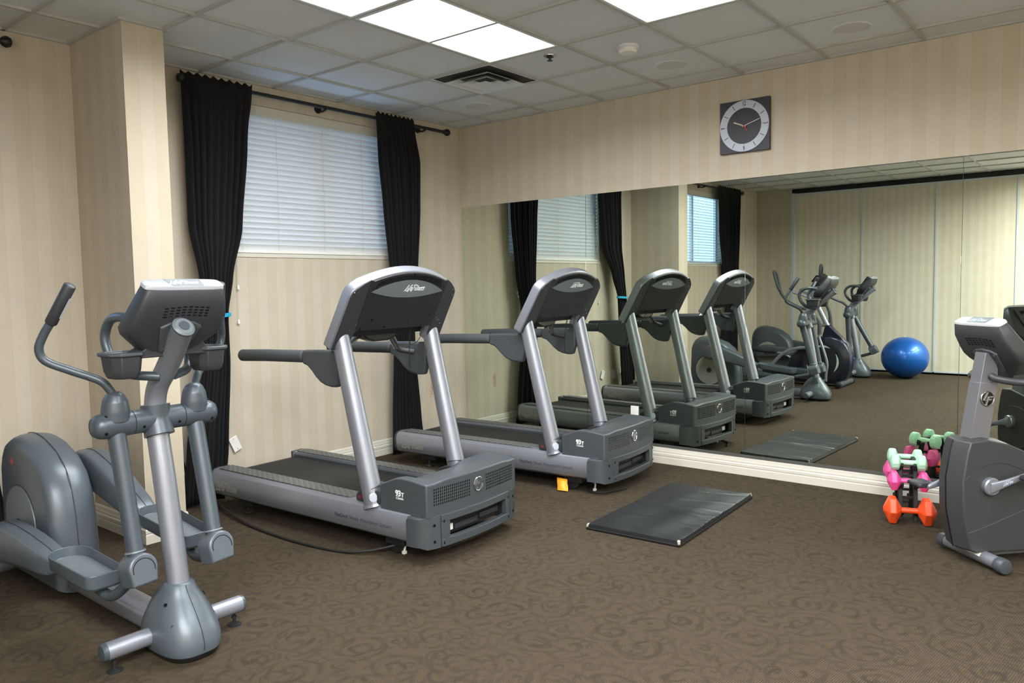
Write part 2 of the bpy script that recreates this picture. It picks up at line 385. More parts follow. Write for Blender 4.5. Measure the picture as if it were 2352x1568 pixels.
# brush-script lettering drawn as strokes; unit = cap height
def arc(cx, cy, rx, ry, a0, a1, n=7): return [(cx+rx*math.cos(R(a0+(a1-a0)*i/n)), cy+ry*math.sin(R(a0+(a1-a0)*i/n))) for i in range(n+1)]
GLY = {
 'L': ([[(.30, 1.0), (.24, .5), (.02, -.06), (-.12, -.16)], [(-.14, -.12), (.2, -.04), (.62, -.10)]], .42),
 'i': ([[(.10, .52), (.08, .2), (.12, .02), (.22, .05)], [(.13, .72), (.14, .80)]], .24),
 'f': ([[(.34, .86), (.24, .98), (.15, .84), (.08, .0), (.02, -.24)], [(-.02, .50), (.32, .54)]], .28),
 'e': ([[(.02, .26), (.26, .34), (.24, .50), (.10, .50), (.02, .28), (.08, .04), (.22, .02), (.32, .14)]], .34),
 'F': ([[(.22, .92), (.16, .5), (.06, .0), (.0, -.22)], [(-.06, .90), (.25, .98), (.66, .92)], [(.06, .46), (.40, .50)]], .46),
 't': ([[(.16, .86), (.10, .4), (.10, .06), (.24, .04)], [(-.02, .56), (.34, .60)]], .28),
 'n': ([[(.04, .50), (.03, .02)], [(.04, .34), (.16, .50), (.26, .46), (.26, .04), (.36, .04)]], .38),
 's': ([[(.26, .48), (.12, .54), (.05, .40), (.22, .22), (.18, .04), (.02, .04)]], .30)}
def script_logo(mb, fr, w, m, thick=0.12, h=0.0008):
    """the script logo, w metres wide, centred on the frame origin"""
    tot = sum(GLY[c][1] for c in 'LifeFitness')*1.22; k = w/tot; x = -tot/2
    for c in 'LifeFitness':
        strokes, adv = GLY[c]
        for st in strokes:
            n = len(st); sm = []
            for i in range(n-1):
                p0 = st[i-1] if i else st[0]; p1, p2 = st[i], st[i+1]; p3 = st[i+2] if i < n-2 else st[-1]
                for q in range(4):
                    t = q/4; sm.append(tuple(0.5*((2*b)+(c_-a)*t+(2*a-5*b+4*c_-d)*t*t+(3*b-a-3*c_+d)*t**3) for a, b, c_, d in zip(p0, p1, p2, p3)))
            sm.append(st[-1])
            old = mb.M; mb.M = old @ fr
            mb.ribbon([((x+px*1.12+0.30*(py-.4))*k, (py-.4)*k) for px, py in sm], thick*k, h, m); mb.M = old
        x += adv*1.22
def lf_badge(mb, fr, rad, dark, bright):
    old = mb.M; mb.M = old @ fr
    mb.lathe([(rad*.98, 0), (rad*.98, .002), (rad*.8, .003)], (0, 0, 0), 'z', dark)
    mb.tube([(rad*math.cos(R(a)), rad*math.sin(R(a)), .003) for a in range(0, 360, 15)], rad*.10, bright, seg=8, smooth=False, closed=True)
    mb.M = mb.M @ Matrix.Translation((0, 0, .003))
    q = rad
    mb.ribbon([(.02*q, .9*q), (-.55*q, -.18*q), (.02*q, -.18*q)], .2*q, .003, bright)
    mb.ribbon([(-.25*q, -.92*q), (.18*q, .25*q), (.85*q, .25*q)], .2*q, .003, bright)
    mb.ribbon([(.1*q, -.12*q), (.6*q, -.12*q)], .18*q, .003, bright)
    mb.M = old

# ------------------------------------------------------------------ room shell
H = 3.035; XL = -7.7; YF = -8.6; TW = 0.14; T = 0.6096
mb = MB(); mb.box(XL-.3, .3, YF-.2, .3, -.08, 0); struct(mb.build('floor', M['carpet']))
# window wall (y = 0), two openings
WINS = [(-2.54, -0.75, 1.765, 2.885), (-6.22, -4.45, 1.76, 2.88)]
mb = MB(); xs = [XL-TW, WINS[1][0], WINS[1][1], WINS[0][0], WINS[0][1], TW]
for i in range(5):
    if i in (1, 3):
        w = WINS[1] if i == 1 else WINS[0]
        mb.box(xs[i], xs[i+1], 0, TW, 0, w[2]); mb.box(xs[i], xs[i+1], 0, TW, w[3], H+.1)
    else: mb.box(xs[i], xs[i+1], 0, TW, 0, H+.1)
struct(mb.build('wall_back', M['paper_x']))
mb = MB(); mb.box(0, TW, YF-TW, 0, 0, H+.1); struct(mb.build('wall_right', M['paper_y']))
mb = MB(); mb.box(XL-TW, TW, YF-TW, YF, 0, H+.1); struct(mb.build('wall_front', M['paper_x']))
# far wall with the folding partition
mb = MB(); mb.box(XL-TW, XL, -.60, 0, 0, H+.1, M['paper_y']); mb.box(XL-TW-.03, XL-TW, YF, -.60, 0, H+.1, M['duct'])
wl_ = struct(mb.build('wall_left'))
seams = [-.66, -1.74, -2.81, -3.86, -4.92, -5.98, -7.04, -8.10, YF]
for i in range(len(seams)-1):
    mb = MB(); a, b = seams[i+1]+.012, seams[i]-.012
    mb.box(XL-.09, XL-.012, a, b, .045, 2.94); pn = mb.build('partition_panel', M['panel'], wl_, bev=.003)
    mb = MB(); mb.box(XL-.095, XL-.004, b, b+.024, .04, 2.96); mb.box(XL-.095, XL-.006, a-.0, b, .03, .055); mb.box(XL-.095, XL-.006, a, b, 2.93, 2.96)
    mb.build('panel_trim', M['alu'], pn)
mb = MB(); mb.box(XL-.07, XL+.0, -.655, -.595, 0, 2.97); mb.build('jamb_post', M['alu'], wl_, bev=.003)
mb = MB(); mb.box(XL-.06, XL-.03, YF, -.6, 2.955, H); mb.build('ceiling_track', M['black'], wl_)
# pillar
PX0, PX1, PY = -3.580, -3.335, -.685
mb = MB(); mb.box(PX0, PX1, PY, 0.0, 0, H, M['paper_x'])
pil = mb.build('wall_pillar', M['paper_x'])
pil.data.materials.append(M['paper_y'])
for p in pil.data.polygons:
    if abs(p.normal.x) > .5: p.material_index = 1
struct(pil)

# ceiling tiles between the T-bars; grid origin from the corner
AX, BY = .2904, .4502
mb = MB(); mb.box(XL-.2, .14, YF-.14, .14, H+.012, H+.05); ceil = struct(mb.build('ceiling', M['tile']))
LIGHTS = [(2, 4, 2), (4, 6, 2), (2, 4, 4), (4, 6, 7), (6, 8, 9), (8, 10, 7), (10, 12, 7), (8, 10, 9), (10, 12, 9), (2, 4, 11), (8, 10, 12)]   # (i0, i1, j); panels after the visible ones are unseen, added to light the room
mb = MB(); wbar = .0105
for i in range(-1, 13):
    x = -AX-i*T
    mb.box(x-wbar, x+wbar, YF, 0, H-.002, H+.012)
j = -1
while -BY-j*T > YF:
    y = -BY-j*T; mb.box(XL, 0, y-wbar, y+wbar, H-.003, H+.012); j += 1
for a in ((-.022, 0, YF, 0), (XL, 0, -.022, 0)): mb.box(a[0], a[1], a[2], a[3], H-.002, H+.012)
mb.box(PX0-.022, PX1+.022, PY-.022, 0, H-.004, H+.012)
mb.build('ceiling_grid', M['tbar'], ceil)
lnames = {(2, 4, 2): 'rectangular fluorescent ceiling light panel beside the air vent, fully in view',
          (4, 6, 2): 'fluorescent ceiling light panel cut off by the top edge, left of the fully visible one',
          (2, 4, 4): 'fluorescent ceiling light panel at the top edge, nearest the clock'}
for (i0, i1, jj) in LIGHTS:
    x0, x1 = -AX-i1*T, -AX-i0*T; y0, y1 = -BY-(jj+1)*T, -BY-jj*T
    root = empty('ceiling_light', ((x0+x1)/2, (y0+y1)/2, H))
    tag(root, lnames.get((i0, i1, jj), 'added fluorescent ceiling light panel, out of view, brightening the room'), 'ceiling light', 'fluorescent ceiling panels')
    hx_, hy_ = (x1-x0)/2, (y1-y0)/2; e = .013
    mb = MB()
    for (a, b, c, d) in ((-hx_+e, hx_-e, -hy_+e, -hy_+.03), (-hx_+e, hx_-e, hy_-.03, hy_-e), (-hx_+e, -hx_+.03, -hy_+.03, hy_-.03), (hx_-.03, hx_-e, -hy_+.03, hy_-.03)):
        mb.box(a, b, c, d, -.004, .012)
    mb.build('lamp_frame', M['lamp_frame'], root)
    mb = MB(); mb.box(-hx_+.03, hx_-.03, -hy_+.03, hy_-.03, .0, .008); mb.build('diffuser', M['lamp'], root)
    ld = bpy.data.lights.new('lamp_light', 'AREA'); ld.shape = 'RECTANGLE'; ld.size = 2*hx_-.07; ld.size_y = 2*hy_-.07; ld.energy = LAMP_WATTS*(0.56 if jj == 2 else 0.72 if jj == 4 else 1.5 if i0 >= 8 else 0.9); ld.spread = R(LAMP_SPREAD); ld.color = (.94, .97, 1.0)
    lo = bpy.data.objects.new('lamp_light', ld); col.objects.link(lo); lo.parent = root; lo.location = (0, 0, -.006)

# baseboards (stepped colonial profile)
BBP = [(0, 0), (.019, 0), (.019, .052), (.016, .060), (.019, .066), (.019, .084), (.012, .092), (.014, .100), (.010, .112), (.009, .128), (.004, .138), (0, .138)]
def baseboard(name, p0, p1, n, ext0=0, ext1=0):
    """runs from p0 to p1, sticking out along n"""
    d = Vector((p1[0]-p0[0], p1[1]-p0[1], 0)).normalized(); nn = Vector((n[0], n[1], 0)); rows = []
    for p, e in ((Vector((p0[0], p0[1], 0)), -1*ext0), (Vector((p1[0], p1[1], 0)), ext1)):
        rows.append([tuple(p+d*(a*e)+nn*a+Vector((0, 0, b))) for a, b in BBP])
    mb = MB(); mb.grid(rows, None, cu=True, cap=True); return struct(mb.build(name, M['white_trim'], ang=20))
baseboard('baseboard_right', (0, YF), (0, 0), (-1, 0))
baseboard('baseboard_back', (PX1, 0), (0, 0), (0, -1))
baseboard('baseboard_back_far', (XL, 0), (PX0, 0), (0, -1))
baseboard('baseboard_pillar_left', (PX0, PY), (PX0, 0), (-1, 0), ext0=1)
baseboard('baseboard_pillar_front', (PX0, PY), (PX1, PY), (0, -1), 1, 1)
baseboard('baseboard_pillar_right', (PX1, PY), (PX1, 0), (1, 0), ext0=1)
baseboard('baseboard_front', (XL, YF), (0, YF), (0, 1))
mb = MB(); mb.box(-.012, 0, -.012, 0, .14, H); struct(mb.build('trim_1', M['paper_y']))

# mirrors on the right wall
ms = [(-.006, -1.465, 'mirror panel nearest the room corner, mostly behind the far treadmill'), (-1.465, -2.905, 'second mirror panel from the corner, left of the floor mat reflection'),
      (-2.905, -4.342, 'wide mirror panel reflecting the floor mat and the blue ball'), (-4.342, -5.78, 'mirror panel behind the exercise bike at the right edge'), (-5.78, -7.2, 'mirror panel beyond the bike, out of the picture')]
for a, b, lb in ms:
    mb = MB(); mb.box(-.007, -.003, b+.0010, a-.0010, .146, 2.268, M['mirror'])
    o = tag(mb.build('wall_mirror', M['mirror'], bev=.0005, seg=1), lb, 'mirror', 'frameless wall mirror panels')
    mb = MB(); mb.box(-.0028, -.0005, b, a, .146, 2.267); mb.build('mirror_backing', M['mirror_edge'], o)
mb = MB(); mb.box(-.012, 0, -7.2, -.006, .138, .146); mb.box(-.0125, -.0095, -7.2, -.006, .146, .158); struct(mb.build('trim_2', M['channel']))

# ------------------------------------------------------------------ windows and blinds
def window(idx, w):
    x0, x1, z0, z1 = w
    mb = MB(); fw = .05
    for a in ((x0, x1, z0, z0+fw), (x0, x1, z1-fw, z1), (x0, x0+fw, z0+fw, z1-fw), (x1-fw, x1, z0+fw, z1-fw), ((x0+x1)/2-.03, (x0+x1)/2+.03, z0+fw, z1-fw)):
        mb.box(a[0], a[1], .085, .13, a[2], a[3])
    o = struct(mb.build('window_%d' % idx, M['white_trim'], bev=.004))
    mb = MB(); mb.box(x0+fw, x1-fw, .105, .109, z0+fw, z1-fw); mb.build('pane', M['glass'], o)
    mb = MB(); mb.box(x0, x1, .0, .085, z0-.0, z0+.006); mb.box(x0-.012, x1+.012, -.008, .0, z0-.022, z0+.006); mb.build('window_sill', M['white_trim'], o)
window(1, WINS[0]); window(2, WINS[1])
def blind(w, tilt, n, lb, cords):
    x0, x1, z0, z1 = w; x0 += .012; x1 -= .012
    root = empty('window_blind', ((x0+x1)/2, .03, z0)); hw = (x1-x0)/2; top = z1-z0
    tag(root, lb, 'blind', 'white slatted window blinds')
    mb = MB(); mb.box(-hw, hw, -.036, .03, top-.082, top-.002); mb.build('headrail', M['rail_cream'], root, bev=.006)
    mb = MB(); zb, zt = .055, top-.10; hwid = .025
    for i in range(n):
        zc = zb+(zt-zb)*i/(n-1); c, s_ = math.cos(R(tilt)), math.sin(R(tilt)); rows = []
        for e in (-hw, hw):
            row = []
            for k in range(7):
                t = -1+2*k/6; bow = .004*(1-t*t)
                row.append((e, t*hwid*c-bow*s_, zc-t*hwid*s_*-1-bow*c*-1))
            for k in range(6, -1, -1):
                t = -1+2*k/6; bow = .004*(1-t*t)-.0025
                row.append((e, t*hwid*c-bow*s_, zc+t*hwid*s_+bow*c))
            rows.append(row)
        mb.grid(rows, None, cu=True, cap=True)
    mb.build('slats', M['slat'], root)
    mb = MB(); mb.box(-hw, hw, -.026, .026, .010, .030); mb.build('bottom_rail', M['plastic_white'], root, bev=.004)
    for fx in (-.88, -.52, -.02, .44, .86):
        mb = MB(); x = fx*hw
        mb.tube([(x-.012, -.030, .03), (x-.006, -.032, .3), (x, -.030, top-.09)], .0011, seg=6); mb.tube([(x, .028, .03), (x, .028, top-.09)], .0011, seg=6, smooth=False)
        mb.build('ladder_cord', M['cord'], root)
    for cx, zc in cords:
        mb = MB(); x = cx-(x0+x1)/2; zl = zc-z0
        mb.tube([(x, -.040, top-.09), (x-.004, -.044, top*.4), (x-.008, -.046, zl+.03)], .0013, seg=6)
        c_ = mb.build('pull_cord', M['cord'], root)
        mb = MB(); mb.lathe([(.003, .032), (.006, .026), (.008, .012), (.0105, .003), (.0095, 0)], (x-.008, -.046, zl), 'z', seg=14); mb.build('cord_tassel', M['plastic_white'], c_)
blind(WINS[0], -66, 24, 'closed white slatted blind in the window behind the treadmills', [(-2.486, 1.50), (-2.494, 1.245), (-.86, 1.40), (-.875, 1.36)])
blind(WINS[1], 14, 24, 'half open white blind seen in the mirror, in the far window beyond the pillar', [])

# curtain rods and curtains
def rod(x0, x1, z, brackets, lb):
    root = empty('curtain_rod', ((x0+x1)/2, 0, z)); cx = (x0+x1)/2; tag(root, lb, 'curtain rod', 'black curtain rods')
    mb = MB(); mb.cyl((x0-cx, -.10, 0), (x1-cx, -.10, 0), .014); mb.build('rod', M['black'], root)
    for s_, x in ((-1, x0-cx), (1, x1-cx)):
        mb = MB(); mb.lathe([(.012, 0), (.02, .01), (.02, .018), (.014, .022), (.026, .034), (.033, .05), (.033, .058), (.026, .075), (.012, .083)], (x, -.10, 0), 'x', seg=20)
        for v in mb.bm.verts:
            if s_ < 0: v.co.x = x-(v.co.x-x)
        mb.build('finial', M['black'], root)
    for bx in brackets:
        mb = MB(); b = bx-cx
        mb.lathe([(.030, -.012), (.034, -.006), (.034, -.001)], (b, 0, .0), 'y', seg=20); mb.tube([(b, -.008, -.005), (b, -.06, -.026), (b, -.10, -.018)], .008, seg=10)
        mb.tube([(b, -.10+.02*math.cos(a), .02*math.sin(a)) for a in [R(q) for q in range(170, 375, 20)]], .007, seg=8, smooth=False)
        mb.build('bracket', M['black'], root)
rod(-2.86, -.34, 2.945, [-2.80, -1.70, -.58], 'black curtain rod over the window behind the treadmills')
rod(-6.75, -4.02, 2.945, [-6.6, -5.35, -4.15], 'black curtain rod left of the pillar, its ball end at the left edge')

def curtain(name, rows, folds, amp, lb, tie=None, seed=1, group='black window curtains'):
    """rows: (z, x left, x right, y centre, fold depth factor)"""
    rnd = random.Random(seed); zt, zb = rows[0][0], rows[-1][0]; xm = sum(q[1]+q[2] for q in rows)/2/len(rows)
    root = empty(name, (xm, -.1, 0)); tag(root, lb, 'curtain', group)
    ph = [rnd.uniform(0, 6.28) for _ in range(4)]
    def at(z):
        for a, b in zip(rows, rows[1:]):
            if b[0] <= z <= a[0]:
                t = (a[0]-z)/(a[0]-b[0]); t = t*t*(3-2*t)*.5+t*.5
                return [a[k]+(b[k]-a[k])*t for k in range(1, 5)]
        return list(rows[-1][1:])
    G = []; nu = folds*10; nv = 56
    for iv in range(nv+1):
        z = zt+(zb-zt)*iv/nv; xl, xr, yc, fd = at(z); row = []
        hdr = min(1, (zt-z)/.10)
        for iu in range(nu+1):
            t = iu/nu
            w = math.sin(2*math.pi*folds*t+ph[0]+.5*math.sin(3*t*math.pi+ph[1]+.7*z))+.35*math.sin(2*math.pi*folds*.5*t+ph[2]+z*.8)
            t2 = t+.010*math.sin(2*math.pi*folds*t+ph[3])*fd
            a_ = amp*fd*(.75+.25*math.sin(5*t+ph[2]))
            y = yc+a_*w*(.6+.4*hdr)
            zz = z
            if iv == 0: zz += .012*math.sin(2*math.pi*folds*t*1+ph[0])*.8
            if iv == nv: zz += .006*math.sin(7*t+ph[1])
            row.append((xl+(xr-xl)*t2-xm, y+.1, zz))
        G.append(row)
    mb = MB(); mb.grid(G); o = mb.build('cloth', M['curtain'], root, ang=60)
    sol = o.modifiers.new('thick', 'SOLIDIFY'); sol.thickness = .004; sol.offset = 0
    if tie:
        z, x0, x1, yc, rx = tie; mb = MB(); cx = (x0+x1)/2-xm; pts = []
        for k in range(24):
            a = 2*math.pi*k/24; pts.append((cx+(x1-x0)/2*math.cos(a), yc+.1+rx*math.sin(a), z+.006*math.cos(a)))
        for dz in (-.008, .0, .008): mb.tube([(p[0], p[1], p[2]+dz) for p in pts], .0055, seg=8, smooth=False, closed=True)
        mb.build('tie_band', M['tie'], root)
curtain('curtain', [(2.985, -2.93, -2.375, -.124, .25), (2.90, -2.925, -2.38, -.124, .3), (2.55, -2.90, -2.415, -.10, .9), (1.95, -2.90, -2.49, -.10, .9), (1.6, -2.87, -2.62, -.155, .7), (1.32, -2.865, -2.690, -.185, .5), (1.0, -2.93, -2.695, -.195, .6), (.4, -3.04, -2.735, -.195, .6), (.02, -3.08, -2.785, -.190, .7)],
        9, .030, 'black curtain left of the near window, gathered by a cyan band', tie=(1.318, -2.878, -2.674, -.185, .046), seed=3)
curtain('curtain', [(2.990, -1.19, -.745, -.124, .25), (2.90, -1.185, -.735, -.124, .3), (2.62, -1.16, -.66, -.10, .9), (2.2, -1.12, -.675, -.10, .9), (1.6, -1.07, -.735, -.11, .8), (1.25, -1.05, -.80, -.12, .7), (.9, -1.06, -.80, -.12, .8), (.3, -1.09, -.735, -.11, .9), (.02, -1.10, -.70, -.11, 1.0)],
        9, .028, 'black curtain right of the near window, behind the treadmill consoles', seed=5)
curtain('curtain', [(2.985, -6.70, -5.80, -.124, .25), (2.90, -6.69, -5.82, -.124, .3), (2.3, -6.66, -5.92, -.10, .9), (1.68, -6.62, -6.05, -.10, .8), (1.25, -6.55, -6.20, -.12, .7), (.7, -6.55, -6.0, -.12, .9), (.02, -6.58, -5.95, -.11, 1.0)],
        10, .034, 'black curtain at the far window, seen in the mirror left of the wall panels', seed=8)
curtain('curtain', [(2.985, -4.75, -4.20, -.124, .25), (2.90, -4.74, -4.2, -.124, .3), (2.3, -4.7, -4.22, -.10, .9), (1.68, -4.6, -4.24, -.10, .8), (1.25, -4.5, -4.24, -.12, .7), (.7, -4.55, -4.18, -.12, .9), (.02, -4.6, -4.11, -.11, 1.0)],
        9, .030, 'black curtain at the left edge of the picture beyond the elliptical trainer', seed=11)

# ------------------------------------------------------------------ small wall and ceiling fittings
def plate(name, x, z, w, h, rot, lb, cat, kind='blank'):
    root = empty(name, (x, 0, z)); tag(root, lb, cat); root.rotation_euler = (0, rot, 0); off = -.012 if rot else -.001
    mb = MB(); mb.box(-w/2, w/2, off-.006, off, -h/2, h/2); mb.build('cover_plate', M['plastic_white'], root, bev=.002)
    if kind == 'outlet':
        for dz in (-.02, .02):
            mb = MB(); mb.lathe([(.016, off-.009), (.016, off-.005)], (0, 0, dz), 'y', seg=16, m=M['plastic_white']); mb.box(-.007, -.005, off-.0095, off-.0085, dz-.004, dz+.006, M['ink_dark']); mb.box(.005, .007, off-.0095, off-.0085, dz-.004, dz+.006, M['ink_dark']); mb.build('socket', None, root)
    for dz in ((-.042, .042) if kind != 'outlet' else (0,)):
        mb = MB(); mb.lathe([(.003, off-.0075), (.003, off-.005)], (0, 0, dz*h/.115), 'y', seg=10); mb.build('screw', M['ink_dark'], root)
    return root
plate('wall_plate', -2.573, .352, .068, .115, R(-24), 'white wall plate hanging loose and tilted right of the tied curtain', 'wall plate')
plate('wall_plate', -2.855, .335, .068, .115, 0, 'white blank wall plate next to the outlet, seen in the mirror', 'wall plate')
ol = plate('wall_outlet', -3.035, .345, .072, .118, 0, 'white wall outlet with a black and yellow plug, seen in the mirror', 'outlet', 'outlet')
mb = MB(); mb.box(-.018, .018, -.05, -.010, -.035, -.008, M['tag_orange']); mb.tube([(0, -.045, -.02), (.03, -.06, -.05), (.06, -.045, -.2), (.07, -.03, -.32)], .006, M['rubber'], seg=8)
tag(mb.build('power_plug', None, None, loc=(-3.035, 0, .345)), 'yellow and black power plug in the window wall outlet', 'plug')
# outlet on the mirror wall
mo = empty('wall_outlet', (-.008, -1.941, .40)); tag(mo, 'white outlet on the mirror just above the far treadmill motor cover', 'outlet')
mb = MB(); mb.box(-.007, 0, -.036, .036, -.058, .058); mb.build('cover_plate', M['plastic_white'], mo, bev=.002)
for dz in (-.02, .02):
    mb = MB(); mb.lathe([(.016, -.010), (.016, -.006)], (0, 0, dz), 'x', seg=16); mb.build('socket', M['plastic_white'], mo)
# red doodle on the wall
mb = MB(); sx, sz = -.475, .50
for cx_, cz_, rr_ in ((0, 0.055, .014), (.012, .03, .013), (-.010, .018, .015), (.008, -.012, .017), (-.004, -.045, .016)):
    pts = [(sx+cx_+rr_*math.cos(R(a)), -.0012, sz+cz_+rr_*1.2*math.sin(R(a))) for a in range(0, 360, 30)]
    mb.tube(pts, .0012, seg=6, smooth=False, closed=True)
tag(mb.build('wall_scribble', M['red']), 'small red scribble on the wallpaper between the curtain and the corner', 'scribble')

# wall clock
ck = empty('wall_clock', (0, -2.902, 2.652), 0); tag(ck, 'square slate wall clock with a pale dial ring above the mirrors', 'clock')
mb = MB(); hs = .1925; mb.box(-.030, -.002, -hs, hs, -hs, hs); mb.build('backboard', M['clock_dark'], ck, bev=.003)
mb = MB(); ro, ri = .188, .132; rows = []
for k in range(64):
    a = 2*math.pi*k/64; c, s_ = math.cos(a), math.sin(a); rows.append([(-.030, ro*c, ro*s_), (-.037, ro*c, ro*s_), (-.037, ri*c, ri*s_), (-.030, ri*c, ri*s_)])
mb.grid(rows, None, cu=True, cv=True); mb.build('dial_ring', M['clock_ring'], ck)
def CF(rad, ang, upright=False, base=-.0372):
    """frame on the dial: x to the viewer's right (-y), y up; ang clockwise from 12"""
    a = R(ang); o = (base, -rad*math.sin(a), rad*math.cos(a)); up = Vector((0, -math.sin(a), math.cos(a)))
    rt = Vector((0, -math.cos(a), -math.sin(a)))
    return frame(o, (0, -1, 0) if upright else rt, (0, 0, 1) if upright else up)
for hnum in range(12):
    if hnum % 3 == 0: continue
    mb = MB(); old = mb.M; mb.M = CF(.160, hnum*30); mb.box(-.0022, .0022, -.018, .018, 0, .0012); mb.M = old; mb.build('hour_mark', M['ink_dark'], ck)
for txt, ang in (('12', 0), ('3', 90), ('6', 180), ('9', 270)):
    mb = MB(); fr = CF(.163, ang) @ Matrix.Diagonal((.62, 1, 1, 1)); mb.text(txt, .046, fr, None, bold=.001)
    old = mb.M; mb.M = CF(.138, ang); mb.box(-.0025, .0025, -.0025, .0025, 0, .0012); mb.M = old
    mb.build('numeral', M['ink_dark'], ck)
def hand(nm, ang, l0, l1, w, m, base):
    mb = MB(); old = mb.M; mb.M = CF(0, ang, base=base); mb.grid([[(-w/2, l0, 0), (w/2, l0, 0), (w/2, l0, .0012), (-w/2, l0, .0012)], [(-w/2, l1, 0), (w/2, l1, 0), (w/2, l1, .0012), (-w/2, l1, .0012)]], None, cu=True, cap=True); mb.M = old; mb.build(nm, m, ck)
hand('hour_hand', 293, -.012, .088, .0085, mat('cream_hand', rgb(215, 210, 170), .5), -.034)
hand('minute_hand', 72, -.012, .125, .004, M['ink_white'], -.037)
hand('second_hand', 146, -.0, .045, .005, M['red'], -.040); hand('second_hand', 326, .0, .10, .0012, M['rubber'], -.040)
mb = MB(); mb.lathe([(.006, -.044), (.006, -.030)], (0, 0, 0), 'x', seg=16); mb.build('hub', M['red'], ck)

# ceiling speakers, smoke detector, sprinkler, air vent
for (x, y, lb) in ((-.577, -.735, 'round ceiling speaker grille nearest the room corner'), (-.575, -2.585, 'round ceiling speaker grille above the wall clock'), (-.56, -3.80, 'round ceiling speaker grille at the top right')):
    root = empty('ceiling_speaker', (x, y, H+.012)); tag(root, lb, 'speaker', 'ceiling speakers')
    mb = MB(); mb.lathe([(.118, 0), (.118, -.004), (.108, -.006), (.106, -.003)], (0, 0, 0), 'z', seg=40); mb.build('rim', M['tile'], root)
    mb = MB(); mb.lathe([(.105, -.001), (.104, -.0045), (.05, -.007), (.001, -.0075)], (0, 0, 0), 'z', seg=40); mb.build('grille', M['grille'], root)
root = empty('smoke_detector', (-1.17, -2.572, H+.012)); tag(root, 'round white smoke detector on the ceiling', 'smoke detector')
mb = MB(); mb.lathe([(.072, 0), (.072, -.012), (.066, -.018), (.06, -.018)], (0, 0, 0), 'z', seg=36); mb.build('base', M['tile'], root)
mb = MB(); mb.lathe([(.058, -.016), (.060, -.036), (.052, -.046), (.02, -.05), (.001, -.05)], (0, 0, 0), 'z', seg=36); mb.build('sensor_head', M['plastic_white'], root)
root = empty('sprinkler_head', (-1.341, -2.065, H+.012)); tag(root, 'small chrome fire sprinkler in the ceiling by the light panel', 'sprinkler')
mb = MB(); mb.lathe([(.045, 0), (.043, -.006), (.028, -.009), (.026, -.002)], (0, 0, 0), 'z', seg=28); mb.build('escutcheon', M['chrome'], root)
mb = MB(); mb.lathe([(.022, -.001), (.022, -.012), (.010, -.014), (.008, -.030), (.018, -.032), (.018, -.035)], (0, 0, 0), 'z', seg=20); mb.build('deflector', M['duct'], root)
# diffuser in cell i 1..2, j 1..2
vx, vy = -AX-1.5*T, -BY-1.5*T
root = empty('air_vent', (vx, vy, H)); tag(root, 'square louvred ceiling air vent beside the light panel', 'air vent')
mb = MB(); q = T/2-.013; mb.box(-q, q, -q, q, .006, .0125); mb.build('neck', M['duct'], root)
for ro_, ri_, zo, zi in ((q, q-.016, .000, .000), (.222, .150, -.030, .004), (.138, .082, -.032, .002)):
    mb = MB(); rows = []
    for (a, z) in ((ro_, zo-.001), (ri_, zi-.001), (ri_, zi+.001), (ro_, zo+.001)):
        rows.append([(-a, -a, z), (a, -a, z), (a, a, z), (-a, a, z)])
    mb.grid(rows, None, cu=True, cv=True); mb.build('louvre_ring', M['tile'], root, ang=10)
mb = MB(); mb.prism([(-.064, -.064), (.064, -.064), (.064, .064), (-.064, .064)], -.034, -.031, ax='z'); mb.build('centre_cone', M['tile'], root)

